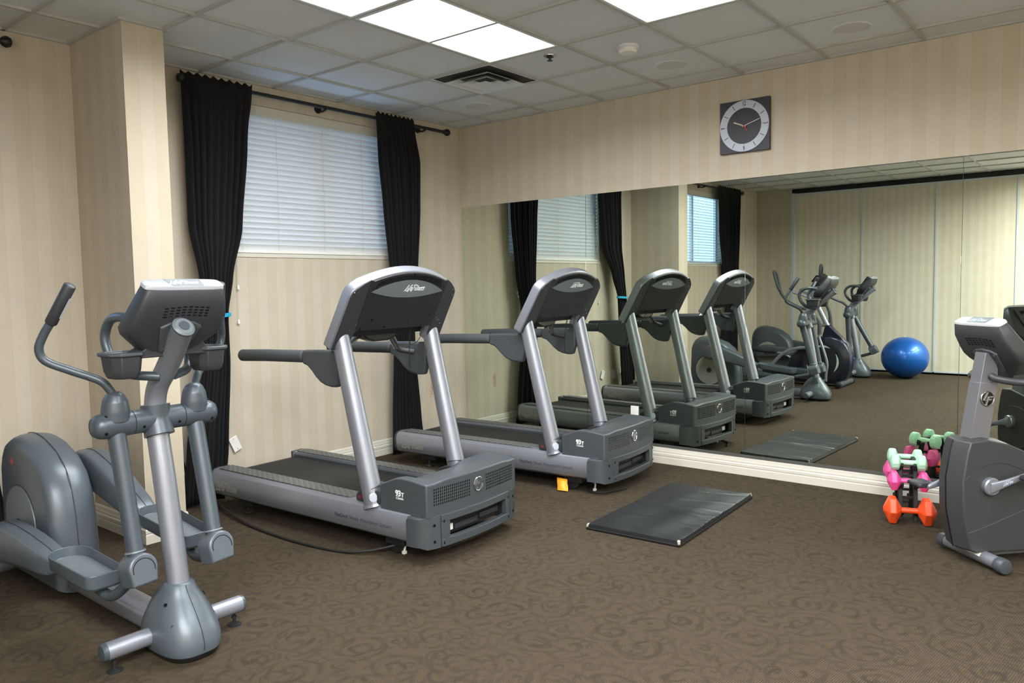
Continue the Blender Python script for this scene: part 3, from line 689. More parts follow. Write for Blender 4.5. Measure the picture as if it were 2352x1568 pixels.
# ------------------------------------------------------------------ treadmill
def bulge(amount, half):
    return lambda c: (c.x, c.y-amount*max(0, 1-(c.x/half)**2)*(1 if c.y < .2 else 0)*(1-max(0, c.y)/.2 if c.y < .2 else 0), c.z)
def make_treadmill(label):
    root = empty('treadmill', (0, 0, 0)); tag(root, label, 'treadmill', 'grey treadmills facing the mirror side')
    # side rails: D-shaped silver extrusions with lettering and dimpled foot steps
    for s_ in (-1, 1):
        prof = [(.262, .276), (.350, .280), (.385, .274), (.408, .256), (.420, .228), (.424, .190), (.420, .150), (.405, .118), (.380, .100), (.345, .092), (.262, .092)]
        mb = MB(); mb.prism([(s_*a, b) for a, b in prof], .115, 1.985, ax='y'); rail = mb.build('side_rail', M['silver'], root, ang=25)
        mb = MB(); mb.prism([(s_*(a if a < .3 else a+.0015), b+(.001 if b > .2 else -.001)) for a, b in prof], 1.985, 2.012, ax='y'); mb.build('rail_end_cap', M['grey_dark'], rail, bev=.008)
        mb = MB(); rows = []
        for z in (.2765, .2865):
            row = []
            for (cx, cy, a0) in ((.375, .66, 0), (.285, .66, -90), (.285, 1.93, 180), (.375, 1.93, 90)):
                pass
            pts = []
            for k in range(13): a = R(180+k*15); pts.append((.325+.052*math.cos(a), .66+.052*math.sin(a)))
            pts += [(.377, 1.95), (.273, 1.95)]
            rows.append([(s_*x, y, z-.003*(1 if x > .36 and z > .28 else 0)) for x, y in pts])
        mb.grid(rows, None, cu=True, cap=True); mb.build('foot_step', M['pad'], root, bev=.003)
        mb = MB()
        ns = Vector((s_, 0, 0))
        # 'front to back' reads left to right from outside: -s side reads towards the front (-y)
        xd = (0, s_, 0)
        fr = frame((s_*.4235, .50, .178), xd, (-s_*.05, 0, 1)); 
        mb.text('FlexDeck', .030, frame((s_*.4236, .655 if s_ < 0 else .285, .180), xd, (0, 0, 1)), None, bold=.0005)
        mb.text('Shock Absorption System', .033, frame((s_*.4236, .415 if s_ < 0 else .525, .180), xd, (0, 0, 1)), None, bold=-.0003)
        mb.build('rail_lettering', M['ink_dark'], rail)
        mb = MB(); script_logo(mb, frame((s_*.4225, 1.80, .175), xd, (0, 0, 1)), .235, None, .13, .002); mb.build('rail_logo', M['emboss'], rail)
        # frame foot and wheel
        mb = MB(); mb.lathe([(.045, -.016), (.05, -.012), (.05, .012), (.045, .016)], (s_*.33, .30, .051), 'x', seg=28); mb.build('transport_wheel', M['rubber'], root)
        mb = MB(); mb.lathe([(.035, .0), (.037, .006), (.03, .016), (.012, .02), (.012, .10)], (s_*.33, 1.70, 0), 'z', seg=20); mb.build('rear_foot', M['rubber'], root)
    mb = MB(); mb.box(-.262, .262, .30, 1.96, .20, .243); mb.build('deck', M['graphite'], root)
    mb = MB()
    prof = [(.40, .246), (1.93, .246), (1.965, .232), (1.975, .20), (1.955, .165), (1.90, .155), (.40, .155)]
    mb.prism(prof, -.248, .248); mb.build('running_belt', M['belt'], root, bev=.003)
    mb = MB(); mb.box(-.25, .25, .12, 1.9, .09, .152); mb.box(-.36, .36, .22, .36, .055, .10); mb.box(-.36, .36, 1.62, 1.76, .06, .1); mb.build('under_frame', M['rubber'], root, bev=.004)
    mb = MB(); mb.box(-.262, -.249, .6, 1.96, .236, .262); mb.box(.249, .262, .6, 1.96, .236, .262); mb.build('deck_edge', M['grey'], root)
    # motor cover
    mb = MB(); nx, ny = 24, 14; hw = .398
    def topz(x, t): # t 0 front .. 1 back
        e = (abs(x)/hw)
        side = .440+.016*math.sin(min(1, t*1.15)*math.pi*.8)-.045*max(0, t-.6)/.4
        mid = .452-.115*t**1.5
        w_ = max(0, min(1, (e-.60)/.28)); w_ = w_*w_*(3-2*w_)
        return side*w_+mid*(1-w_)
    def yb(x): e = abs(x)/hw; w_ = max(0, min(1, (e-.55)/.35)); w_ = w_*w_*(3-2*w_); return .46*(1-w_)+.355*w_
    rows = []
    for j in range(ny+1):
        t = j/ny; rows.append([(-hw+2*hw*i/nx, .0+yb(-hw+2*hw*i/nx)*t, topz(-hw+2*hw*i/nx, t)) for i in range(nx+1)])
    V = mb.grid(rows)
    low = [[mb.v((p[0], p[1]-.0, .262)) for p in rw] for rw in (rows[0], rows[-1])]
    for i in range(nx):
        mb.face([V[0][i], V[0][i+1], low[0][i+1], low[0][i]], 0); mb.face([V[-1][i+1], V[-1][i], low[1][i], low[1][i+1]], 0)
    sl = [[mb.v((sx_*hw, rows[j][0 if sx_ < 0 else -1][1], .262)) for j in range(ny+1)] for sx_ in (-1, 1)]
    for k, cidx in ((0, 0), (1, nx)):
        for j in range(ny): mb.face([V[j][cidx], V[j+1][cidx], sl[k][j+1], sl[k][j]], 0)
    bmesh.ops.remove_doubles(mb.bm, verts=mb.bm.verts, dist=.0005)
    hood = mb.build('motor_cover', M['grey'], root, bev=.009, seg=3, ang=30, bend=bulge(.030, .40))
    # vent slots, badge, model lettering
    fy = lambda x: -.030*(1-(x/.40)**2)
    for s_ in (-1, 1):
        mb = MB()
        for i in range(19):
            for j in range(6):
                x = s_*(.075+i*.0150); z = .325+j*.0165; y = fy(x)
                mb.box(x-.0032, x+.0032, y-.0010, y+.004, z-.0055, z+.0055)
        mb.build('vent_grille', M['screen'], hood)
    mb = MB(); lf_badge(mb, frame((0, fy(0)-.0005, .372), (1, 0, 0), (0, 0, 1)), .038, M['grey'], M['chrome']); mb.build('badge', None, hood)
    for s_ in (-1, 1):
        mb = MB(); xd = (0, s_, 0)
        mb.text('93', .045, frame((s_*.3985, .20-s_*.010, .368), xd, (0, 0, 1)), None, bold=.0015, space=.9)
        mb.text('T', .032, frame((s_*.3985, .20+s_*.023, .3635), xd, (0, 0, 1)), None, bold=.0012)
        mb.text('Classic', .021, frame((s_*.3985, .20+s_*.002, .343), xd, (0, 0, 1)), None)
        mb.build('model_lettering', M['ink_white'], hood)
        mb = MB(); mb.prism([(.36, .279), (.555, .279), (.555, .310), (.54, .330), (.50, .345), (.36, .36)], s_*.395, s_*.305); mb.build('warning_tab', M['grey_dark'], hood, bev=.005)
        mb = MB(); mb.box(s_*.3955-.0006, s_*.3955+.0006, .510, .538, .294, .312); mb.build('warning_label', M['label_red'], hood)
    # front bumper: centre panel with handle slot, wrap-around end caps
    mb = MB(); n = 20
    for (x0, x1, z0, z1) in ((-.305, .305, .222, .262), (-.305, .305, .085, .128), (-.305, -.245, .128, .222), (.262, .305, .128, .222)):
        k = max(1, int((x1-x0)/.03)); rows = [[(x0+(x1-x0)*i/k, 0, z0), (x0+(x1-x0)*i/k, .03, z0), (x0+(x1-x0)*i/k, .03, z1), (x0+(x1-x0)*i/k, 0, z1)] for i in range(k+1)]
        mb.grid(rows, None, cu=True, cap=True)
    bump = mb.build('front_panel', M['grey'], root, bev=.0025, bend=bulge(.046, .42))
    mb = MB(); mb.box(-.25, .27, .032, .04, .12, .23, M['rubber']); mb.box(-.22, -.165, .022, .032, .142, .176, M['plastic_white']); mb.box(-.15, .05, .02, .03, .138, .168, M['grey_dark']); mb.box(.07, .24, .018, .03, .150, .178, M['grey_dark'])
    mb.build('slot_interior', None, bump)
    for s_ in (-1, 1):
        mb = MB(); rows = []
        for (x, y0_, y1_) in ((.312, 0, .05), (.35, .002, .05), (.39, .012, .08), (.415, .035, .125), (.424, .07, .128), (.426, .112, .129)):
            rows.append([(s_*x, y0_-.045*(1-(x/.42)**2)*(1 if x < .42 else 0), .085+(.012 if x > .4 else 0)), (s_*x, y1_, .085+(.012 if x > .4 else 0)), (s_*x, y1_, .262-(.02 if x > .42 else 0)), (s_*x, y0_-.045*(1-(x/.42)**2)*(1 if x < .42 else 0), .262-(.008 if x > .4 else 0))])
        mb.grid(rows, None, cu=True, cap=True); mb.prism([(.05, .268), (.122, .276), (.122, .09), (.05, .09)], s_*.30, s_*.40)
        cap = mb.build('corner_cap', M['grey'], root, bev=.005)
        for (x, z) in ((.352, .215), (.352, .125), (.285, .226), (.285, .106)):
            y = -.046*(1-(x/.42)**2); mb = MB(); mb.lathe([(.008, y-.0012), (.008, y+.004)], (s_*x, 0.001, z), 'y', seg=14); mb.build('screw_recess', M['screen'], cap)
    # uprights
    for s_ in (-1, 1):
        mb = MB(); mb.tube([(s_*.368, .43, .262), (s_*.372, .548, .74), (s_*.378, .668, 1.235)], [.060, .057, .053], seg=28, smooth=False, flat=((1, 0, 0), .95))
        post = mb.build('upright_post', M['silver'], root)
        mb = MB(); mb.tube([(s_*.368, .428, .258), (s_*.3685, .432, .272)], [.066, .063], seg=28, smooth=False); mb.build('post_collar', M['silver'], post)
        mb = MB(); mb.tube([(s_*.360, .443, .37), (s_*.3605, .4435, .372)], [.0606, .0606], seg=28, smooth=False, flat=((1, 0, 0), .95)); mb.build('joint_line', M['grey_dark'], post)
        a = R(-62); c = Vector((s_*.370, .443, .318)); d = Vector((s_*.62, -.78, 0)).normalized()
        mb = MB(); mb.cyl(c+d*.05, c+d*.064, .026, .023); mb.build('bolt_cover', M['plastic_white'] if 0 else M['clock_ring'], post)
        c = Vector((s_*.372, .452, .325)); d = Vector((-s_*.5, -.86, 0)).normalized()
        mb = MB(); mb.cyl(c+d*.05, c+d*.0595, .009, .009); mb.build('bolt_hole', M['screen'], post)
    # handrails with the gusset wings
    for s_ in (-1, 1):
        x = s_*.366
        mb = MB(); mb.tube([(x, 1.640, 1.070), (x, 1.4, 1.080), (x, 1.02, 1.088)], .034, M['foam'], seg=20, smooth=False, round_end=.5, flat=((0, 0, 1), 1.12))
        hr = mb.build('handrail', M['foam'], root)
        mb = MB(); w0, w1 = (x-.026, x+.026)
        poly = [(1.000, 1.128), (1.005, 1.046), (.960, 1.034), (.920, 1.004), (.885, .970), (.845, .942), (.800, .925), (.750, .918), (.700, .920), (.672, 1.00), (.668, 1.135), (.86, 1.134)]
        mb.prism(poly, w0, w1); mb.build('rail_bracket', M['grey'], root, bev=.014, seg=3)
    # console, built in its own tilted plane: X across, Y up the slope, Z towards the front underside
    o = Vector((0, .680, 1.165)); up = Vector((0, -.485, .875))
    CM = frame(o, (1, 0, 0), up)     # z = x cross up -> points to the front and down
    def arch(x, e): return .392+e+.108*math.sqrt(max(0, 1-(x/.52)**2))-.055
    def outline(e):
        pts = [(-.455-e, -.015), (-.445-e, .33)]
        pts += [(-.438-e, .362), (-.415-e, .388)]
        pts += [(x_/100, .338+.162*(1-(x_/52)**2)+e) for x_ in range(-38, 39, 4)]
        pts += [(.415+e, .388), (.438+e, .362), (.445+e, .33), (.455+e, -.015)]
        return pts
    def inner_bottom(): return [(.335, -.01), (.325, .06), (.30, .105), (-.30, .105), (-.325, .06), (-.335, -.01)]
    mb = MB(); mb.M = CM; mb.prism(outline(0)+inner_bottom(), -.05, .022, ax='z'); con = mb.build('console_frame', M['silver'], root, bev=.010, seg=3)
    for s_ in (-1, 1):
        mb = MB(); mb.M = CM
        poly = [(s_*.335, -.008), (s_*.448, -.012), (s_*.438, .33), (s_*.432, .357), (s_*.412, .382), (s_*.37, .415), (s_*.325, .440), (s_*.318, .10)]
        mb.prism(poly, .019, .027, ax='z')
        mb.build('side_panel', M['grey_dark'], con, bev=.002)
    mb = MB(); mb.M = CM
    pts = [(-.322, .112), (-.322, .44)]+[(x_/100, .326+.162*(1-(x_/52)**2)) for x_ in range(-30, 31, 4)]+[(.322, .44), (.322, .112), (.2, .108), (-.2, .108)]
    mb.prism(pts, .018, .030, ax='z'); bp_ = mb.build('back_panel', M['graphite'], con, bev=.002)
    mb = MB(); mb.M = CM
    for i in range(64):
        x = -.262+i*.0083; yt = .319+.162*(1-(x/.52)**2); mb.prism([(x, yt-.006), (x+.004, yt-.006), (x-.006, yt-.040), (x-.010, yt-.040)], .030, .0312, ax='z')
    mb.build('vent_slots', M['screen'], bp_)
    mb = MB(); mb.M = CM
    lens = [(x_/100, .365+.078*(1-(x_/30)**2)) for x_ in range(-30, 31, 3)]+[(x_/100, .365-.040*(1-(x_/30)**2)) for x_ in range(27, -30, -3)]
    mb.prism(lens, .0295, .0325, ax='z'); mb.build('logo_plate', M['grey_light'], bp_)
    mb = MB(); mb.M = CM; script_logo(mb, frame((.045, .388, .0325), (1, 0, 0), (0, 1, 0)), .165, None, .15); mb.build('console_logo', M['ink_white'], bp_)
    for (x, y) in ((-.38, .35), (.40, .37), (-.365, .12), (.37, .15), (-.33, .15), (-.395, .09), (.345, .165), (.405, .12), (.42, .33), (-.42, .36)):
        mb = MB(); mb.M = CM
        mb.lathe([(.005, .026), (.0045, .029), (.001, .0295)], (x, y, 0), 'z', seg=10)
        mb.build('screw', M['chrome'], con)
    for (x, y) in ((-.22, .18), (.27, .19), (-.10, .125), (.09, .155), (.22, .12), (-.29, .12), (-.27, .395), (.27, .395), (0, .478)):
        mb = MB(); mb.M = CM
        mb.lathe([(.008, .029), (.008, .0306)], (x, y, 0), 'z', seg=12)
        mb.build('screw_recess', M['screen'], bp_)
    # user side: display
    mb = MB(); mb.M = CM
    mb.prism([(-.36, .02), (.36, .02), (.38, .34), (.0, .45), (-.38, .34)], -.056, -.048, ax='z', m=M['graphite']); mb.prism([(-.14, .2), (.14, .2), (.14, .33), (-.14, .33)], -.0575, -.055, ax='z', m=M['screen'])
    mb.build('display', None, con)
    # crossbar with pulse grips
    mb = MB(); mb.tube([(-.335, .74, 1.075), (-.27, .80, 1.11), (-.13, .79, 1.205), (.0, .77, 1.215), (.13, .79, 1.205), (.24, .83, 1.10), (.33, .77, 1.07)], [.018, .018, .02, .022, .02, .018, .018], seg=14); pb = mb.build('pulse_bar', M['grey_dark'], root)
    mb = MB(); mb.tube([(.15, .797, 1.190), (.235, .83, 1.108)], .0222, seg=14, smooth=False); mb.tube([(-.15, .797, 1.190), (-.245, .81, 1.125)], .0222, seg=14, smooth=False); mb.build('pulse_grip', M['chrome'], pb)
    mb = MB(); mb.prism([(-.17, 1.235), (-.12, 1.185), (-.06, 1.165), (.06, 1.165), (.12, 1.185), (.17, 1.235)], .72, .80, ax='y'); mb.build('pulse_pod', M['graphite'], pb, bev=.012, seg=3)
    mb = MB(); mb.tube([(.14, .60, 1.27), (.16, .64, 1.18), (.20, .66, 1.13), (.245, .63, 1.17), (.255, .61, 1.27)], .0022, seg=6); mb.tube([(.20, .66, 1.24), (.20, .68, 1.10), (.22, .7, .95)], .0022, seg=6); mb.build('safety_cord', M['rubber'], root)
    return root
tm = make_treadmill('grey treadmill nearest the camera, between the elliptical trainer and the floor mat')
tm.location = (-2.470, -2.300, 0); tm.rotation_euler = (0, 0, R(2.0))
tm2 = copy_tree(tm); tm2.location = (-.760, -2.335, 0); tm2.rotation_euler = (0, 0, R(3.2)); tm2['label'] = 'grey treadmill standing close to the mirror, farther from the camera'
# cords and tag
mb = MB(); mb.tube([(-2.90, -.25, .05), (-2.98, -.55, .028), (-3.04, -.95, .012), (-3.05, -1.45, .010), (-2.98, -1.82, .012), (-2.82, -2.02, .05), (-2.78, -2.04, .085)], .008, seg=8)
def attach(o, root):
    rm = Matrix.Translation(root.location) @ Matrix.Rotation(root.rotation_euler.z, 4, 'Z'); o.parent = root; o.matrix_parent_inverse = rm.inverted()
attach(mb.build('power_cord', M['rubber']), tm)
mb = MB(); mb.tube([(-.95, -2.07, .08), (-1.03, -2.13, .012), (-1.12, -2.22, .008), (-1.06, -2.32, .008), (-.90, -2.38, .010)], .006, seg=8)
attach(mb.build('power_cord', M['rubber']), tm2)
mb = MB(); mb.grid([[(-1.165, -1.95, .085), (-1.155, -2.035, .080)], [(-1.185, -1.965, .06), (-1.170, -2.045, .055)], [(-1.195, -1.975, .030), (-1.175, -2.055, .028)], [(-1.225, -1.995, .010), (-1.205, -2.075, .008)]]); o = mb.build('caution_tag', M['tag_orange']); sol = o.modifiers.new('t', 'SOLIDIFY'); sol.thickness = .002
tag(o, 'orange warning tag hanging under the treadmill by the mirror', 'tag')
for (x, y, lb) in ((-2.80, -2.06, 'small white clip on the wheel under the nearest treadmill'), (-1.06, -2.21, 'small white clip under the treadmill by the mirror')):
    mb = MB(); mb.box(-.012, .012, -.010, .010, 0, .018); mb.tube([(0, 0, .015), (.008, 0, .045), (-.004, 0, .06)], .007, seg=8); tag(mb.build('cable_clip', M['plastic_white'], None, bev=.003, loc=(x, y, .0)), lb, 'clip')

# ------------------------------------------------------------------ console shared by the elliptical trainers and the bike
def small_console(root, da, dz, body, top, logo_m, sc=1.0, cx=0.0):
    """rings given as (front point, user point, half width) in the side plane"""
    RG = [((-.252, 1.503), (-.197, 1.531), .152), ((-.256, 1.495), (-.192, 1.524), .160), ((-.245, 1.44), (-.140, 1.462), .176), ((-.205, 1.378), (-.085, 1.400), .189), ((-.178, 1.342), (-.055, 1.365), .195), ((-.155, 1.315), (-.036, 1.338), .180), ((-.128, 1.285), (-.02, 1.30), .138), ((-.098, 1.243), (-.02, 1.252), .09)]
    mb = MB(); rings = []
    for F_, U_, w in RG:
        c = ((0, (F_[0]+U_[0])/2+da, (F_[1]+U_[1])/2+dz)); v = (0, (F_[0]-U_[0])/2, (F_[1]-U_[1])/2); rings.append(((cx, c[1], c[2]), (w*sc, 0, 0), v, 6.0))
    mb.sup(rings, seg=40); con = mb.build('console', body, root, ang=40)
    mb = MB(); F_, U_ = Vector((cx, -.252+da, 1.503+dz)), Vector((cx, -.197+da, 1.531+dz)); nn = Vector((0, -.454, .891))
    c = (F_+U_)/2; mb.sup([(tuple(c-nn*.004), (.162*sc, 0, 0), tuple((F_-U_)/2*1.12), 5), (tuple(c+nn*.008), (.160*sc, 0, 0), tuple((F_-U_)/2*1.08), 5), (tuple(c+nn*.012), (.152*sc, 0, 0), tuple((F_-U_)/2*.98), 5)], seg=40)
    tp = mb.build('console_top', top, con, ang=50)
    fr = frame(tuple(c+nn*.0122), (1, 0, 0), tuple(U_-F_))
    mb = MB(); old = mb.M; mb.M = fr; mb.prism([(-.072, .030), (-.058, -.028), (.070, -.028), (.076, .030)], 0, .0008, ax='z'); mb.M = old; mb.build('logo_plate', M['grey_light'], tp)
    mb = MB(); script_logo(mb, frame(tuple(c+nn*.0132), (1, 0, 0), tuple(U_-F_)), .118, None, .15, .0006); mb.build('console_logo', logo_m, tp)
    # vent rows on the underside
    mb = MB(); A, B = Vector((cx, -.245+da, 1.44+dz)), Vector((cx, -.200+da, 1.370+dz)); dn = (B-A).normalized(); out = Vector((0, -dn.z*-1, -dn.y*-1))
    out = Vector((0, dn.z, -dn.y)); 
    if out.y > 0: out = -out
    for i in range(8):
        for j in range(4):
            p = A+dn*(.004+j*.013+.002*abs(i-3.5))+out*.0002; x = -.085+i*.024
            mb.grid([[tuple(p+Vector((x, 0, 0))), tuple(p+Vector((x+.015, 0, 0))), tuple(p+Vector((x+.015, 0, 0))+dn*.005), tuple(p+Vector((x, 0, 0))+dn*.005)],
                     [tuple(p+Vector((x, 0, 0))+out*.001), tuple(p+Vector((x+.015, 0, 0))+out*.001), tuple(p+Vector((x+.015, 0, 0))+dn*.005+out*.001), tuple(p+Vector((x, 0, 0))+dn*.005+out*.001)]], None, cu=True, cap=True)
    mb.build('vent_slots', M['screen'], con)
    # raised neck plate with screws
    A2, B2 = Vector((cx, -.200+da, 1.376+dz)), Vector((cx, -.115+da, 1.272+dz)); dn = (B2-A2).normalized(); fr = frame(tuple(A2+out*.0), (-1, 0, 0), tuple(-dn))
    mb = MB(); mb.M = frame(tuple(A2), (1, 0, 0), tuple(-dn)); zz = .004
    mb.prism([(-.085, -.02), (-.05, .0), (0, .008), (.05, .0), (.085, -.02), (.055, -.15), (-.055, -.15)], -.012, .012, ax='z'); mb.build('neck_plate', M['grey'], con, bev=.004)
    for (x, y) in ((-.068, -.025), (.068, -.025), (-.045, -.13), (.045, -.13)):
        mb = MB(); mb.M = frame(tuple(A2), (1, 0, 0), tuple(-dn)); mb.lathe([(.004, -.0145), (.004, .0145)], (x, y, 0), 'z', seg=8); mb.build('screw', M['chrome'], con)
    # user face
    U1, U2 = Vector((cx, -.178+da, 1.508+dz)), Vector((cx, -.05+da, 1.355+dz)); dn = (U2-U1).normalized(); nrm = Vector((0, -dn.z, dn.y));
    if nrm.y < 0: nrm = -nrm
    mb = MB(); mb.M = frame(tuple(U1), (-1, 0, 0), tuple(-dn)); mb.prism([(-.135, -.005), (.135, -.005), (.12, -.19), (-.12, -.19)], -.004, .010, ax='z', m=M['graphite'])
    mb.prism([(-.10, -.02), (.10, -.02), (.10, -.045), (-.10, -.045)], .010, .0112, ax='z', m=M['screen']); mb.prism([(-.05, -.06), (.06, -.06), (.06, -.13), (-.05, -.13)], .010, .0112, ax='z', m=M['screen'])
    mb.prism([(.075, -.07), (.09, -.07), (.085, -.13), (.07, -.13)], .010, .0115, ax='z', m=M['tie'])
    mb.build('display', None, con)
    return con

# ------------------------------------------------------------------ rear-drive elliptical trainer
def make_elliptical(label, left=None, right=None):
    """left/right: dict of the moving side's key points (a = distance back from the front foot)"""
    root = empty('elliptical_trainer', (0, 0, 0)); tag(root, label, 'elliptical trainer', 'rear-drive elliptical trainers')
    B, D = M['ell_body'], M['ell_dark']
    # floor beam
    mb = MB(); mb.sup([((0, -.02, .078), (.062, 0, 0), (0, 0, .050), 3), ((0, .5, .082), (.062, 0, 0), (0, 0, .052), 3), ((0, 1.1, .088), (.062, 0, 0), (0, 0, .052), 3)], seg=28); mb.build('floor_beam', M['silver'], root)
    # front stabiliser
    mb = MB(); mb.cyl((-.295, 0, .088), (.295, 0, .088), .036); st = mb.build('front_stabiliser', M['silver'], root)
    for s_ in (-1, 1):
        mb = MB(); mb.lathe([(.0365, 0), (.0365, .010), (.030, .018), (.012, .020)] if s_ > 0 else [(.0365, 0), (.0365, -.010), (.030, -.018), (.012, -.020)], (s_*.292, 0, .088), 'x', seg=24); mb.build('end_cap', M['ell_dark'], st)
        mb = MB(); mb.lathe([(.030, 0), (.030, .004), (.020, .009), (.007, .012), (.007, .032), (.012, .033), (.012, .040), (.007, .042), (.007, .058)], (s_*.262, 0, 0), 'z', seg=20); mb.build('levelling_foot', M['rubber'], st)
    # front shroud, teardrop
    Z = [(.030, .117, -.208, .150, 3), (.045, .121, -.212, .155, 3), (.075, .126, -.214, .165, 2.8), (.130, .122, -.195, .150, 2.6), (.185, .105, -.158, .118, 2.5), (.230, .086, -.122, .090, 2.4), (.262, .070, -.097, .060, 2.3), (.285, .060, -.086, .030, 2.2), (.292, .052, -.078, .020, 2.2)]
    mb = MB(); mb.sup([((0, (a+b)/2, z), (w, 0, 0), (0, (b-a)/2, 0), e) for z, w, a, b, e in Z], seg=36); sh = mb.build('front_shroud', B, root, ang=50)
    mb = MB(); mb.sup([((0, -.030, .004), (.100, 0, 0), (0, .160, 0), 3), ((0, -.029, .018), (.112, 0, 0), (0, .172, 0), 3), ((0, -.029, .031), (.1175, 0, 0), (0, .1795, 0), 3)], seg=36); mb.build('shroud_base', M['rubber'], sh)
    mb = MB(); pts = []
    for z, w, a, b, e in Z[1:-1]: pts.append((0, a-.0005, z))
    mb.tube(pts, .0018, seg=6); mb.build('shroud_seam', M['grey_dark'], sh)
    for (x, y, z) in ((-.088, -.135, .150), (.088, -.135, .150), (-.082, -.075, .225), (.082, -.075, .225)):
        mb = MB(); d = Vector((x*1.1, y*.7, .05)).normalized(); p = Vector((x, y, z)); mb.cyl(p-d*.02, p+d*.004, .007); mb.build('screw_recess', M['screen'], sh)
    # central mast: straight then curving forward
    mb = MB(); mb.tube([(0, -.035, .24), (0, .0, .45), (0, .048, .72), (0, .088, .93), (0, .092, 1.03), (0, .060, 1.105), (-.002, -.006, 1.165), (-.010, -.095, 1.245), (-.024, -.176, 1.315), (-.034, -.228, 1.354)], [.045, .045, .045, .044, .043, .043, .043, .043, .043, .043], seg=28); mast = mb.build('mast', M['silver'], root)
    p, d = Vector((-.034, -.228, 1.354)), Vector((0, -.79, .61)).normalized(); mb = MB(); mb.cyl(p, p+d*.006, .0445, .0445, M['ell_dark']); mb.cyl(p+d*.006, p+d*.013, .043, .034, M['grey_light']); mb.cyl(p+d*.013, p+d*.016, .021, .020, M['ell_dark']); mb.build('mast_cap', None, mast)
    # cross tube and joints
    mb = MB(); mb.cyl((-.105, .088, .962), (.105, .088, .962), .050, m=D, seg=30); mb.tube([(0, .068, .895), (0, .088, .96), (0, .094, 1.022)], [.060, .056, .058], m=D, seg=28)
    ct = mb.build('cross_tube', None, root, ang=45)
    for s_ in (-1, 1):
        mb = MB(); prof = [(.0500, .108), (.0505, .115), (.0505, .19), (.052, .215), (.048, .24), (.036, .258), (.012, .262)]
        mb.lathe([(a, s_*b) for a, b in prof], (0, .088, .962), 'x', seg=30)
        mb.tube([(s_*.168, .086, .98), (s_*.168, .084, 1.02), (s_*.168, .082, 1.06), (s_*.168, .080, 1.085), (s_*.168, .080, 1.098)], [.055, .054, .047, .034, .016], seg=26)
        jn = mb.build('arm_joint', D, root, ang=50)
        for (x, dy, dz) in ((.135, -.030, .042), (.215, -.030, .042), (.225, -.045, -.025), (.075, -.047, -.018)):
            pp = Vector((s_*x, .088+dy, .962+dz)); dd = Vector((0, dy, dz)).normalized(); mb = MB(); mb.cyl(pp-dd*.01, pp+dd*.0015, .0062, seg=12)
            mb.build('screw_recess', M['screen'], jn)
    # moving handles, rocker legs, pedals and crank arms
    for s_, k in ((-1, left), (1, right)):
        k = k or {}
        hs = k.get('handle', 0.0)
        pts = [(.168, .082, 1.07), (.185, .085+.1*hs, 1.105), (.215, .10+.2*hs, 1.145), (.300, .150+.3*hs, 1.190), (.372, .195+.35*hs, 1.232), (.392, .200+.4*hs, 1.280), (.380, .180+.4*hs, 1.335), (.362, .150+.45*hs, 1.385)]
        mb = MB(); mb.tube([(s_*x, a, z) for x, a, z in pts], .0165, seg=16); arm = mb.build('moving_handle', D, root)
        g0, g1 = Vector((s_*.362, .150+.45*hs, 1.383)), Vector((s_*.320, .065+.55*hs, 1.522))
        mb = MB(); mb.tube([g0, (g0+g1)/2, g1], [.0225, .0225, .0225], seg=20, smooth=False, round_end=.35); gp = mb.build('grip', M['grey_dark'], arm)
        dd = Vector((-s_*.8, -.6, 0)).normalized(); mb = MB(); a_ = g0.lerp(g1, .18)+dd*.006; b_ = g0.lerp(g1, .72)+dd*.006; mb.tube([a_, b_], .0185, seg=16, smooth=False); mb.build('pulse_plate', M['clock_ring'], gp)
        pv = Vector(k.get('pivot', (s_*.162, -.035, .395)))
        mb = MB(); tp_ = Vector((s_*.168, .086, .93)); up_ = (tp_-pv).normalized(); mb.tube([tp_, pv+up_*.050], [.0385, .0350], seg=22, smooth=False, flat=((1, 0, 0), .92)); leg = mb.build('rocker_leg', D, root)
        mb = MB(); ll = up_; ff = Vector((1, 0, 0)).cross(up_) if True else None; ff = Vector((0, -up_.z, up_.y))
        poly = []
        for q in range(-20, 201, 11): poly.append((math.cos(R(q)), math.sin(R(q))))
        rows = []; R_ = .059; XX = Vector((1, 0, 0))
        for t_, sc_ in ((-.052, .88), (-.044, 1), (.046, 1), (.055, .90)):
            row = [tuple(pv+ff*t_+XX*(cq*R_*sc_)+up_*(sq*R_*sc_+.004)) for cq, sq in poly]
            row.append(tuple(pv+ff*t_-XX*(R_*.86*sc_)-up_*(.066*sc_))); row.append(tuple(pv+ff*t_+XX*(R_*.86*sc_)-up_*(.060*sc_)))
            rows.append(row)
        mb.grid(rows, None, cu=True, cap=True); pc = mb.build('pivot_cover', B, root, bev=.004)
        mb = MB(); mb.tube([pv+ff*.0553+XX*(math.cos(R(q))*R_*.74)+up_*(math.sin(R(q))*R_*.74-.002) for q in range(-14, 195, 16)]+[], .0016, seg=6, smooth=False); mb.build('cover_seam', M['screen'], pc)
        mb = MB(); mb.tube([pv+up_*.066, pv+up_*.072], [.040, .038], seg=22, smooth=False); mb.build('leg_collar', M['grey_light'], pc)
        # pedal tray
        px, pa, pz, pt = k['pedal']       # centre across, back distance of the heel, height at toe, height at heel
        toe_a = pa[0]; heel_a = pa[1]; hw_ = .082
        fl = lambda a: pz+(pt-pz)*((a-toe_a)/(heel_a-toe_a))**1.5
        rim = []
        for (qx, qa, rr_, a0) in ((-hw_*.93+.035, toe_a+.035, .035, 270), (-hw_+.075, heel_a-.085, .085, 180), (hw_-.075, heel_a-.085, .085, 90), (hw_*.93-.035, toe_a+.035, .035, 0)):
            for q in range(0, 91, 15):
                an = R(a0-q); rx_ = min(rr_, .075); rim.append((qx+rx_*math.cos(an), qa+rr_*math.sin(an)))
        mb = MB(); rows = []
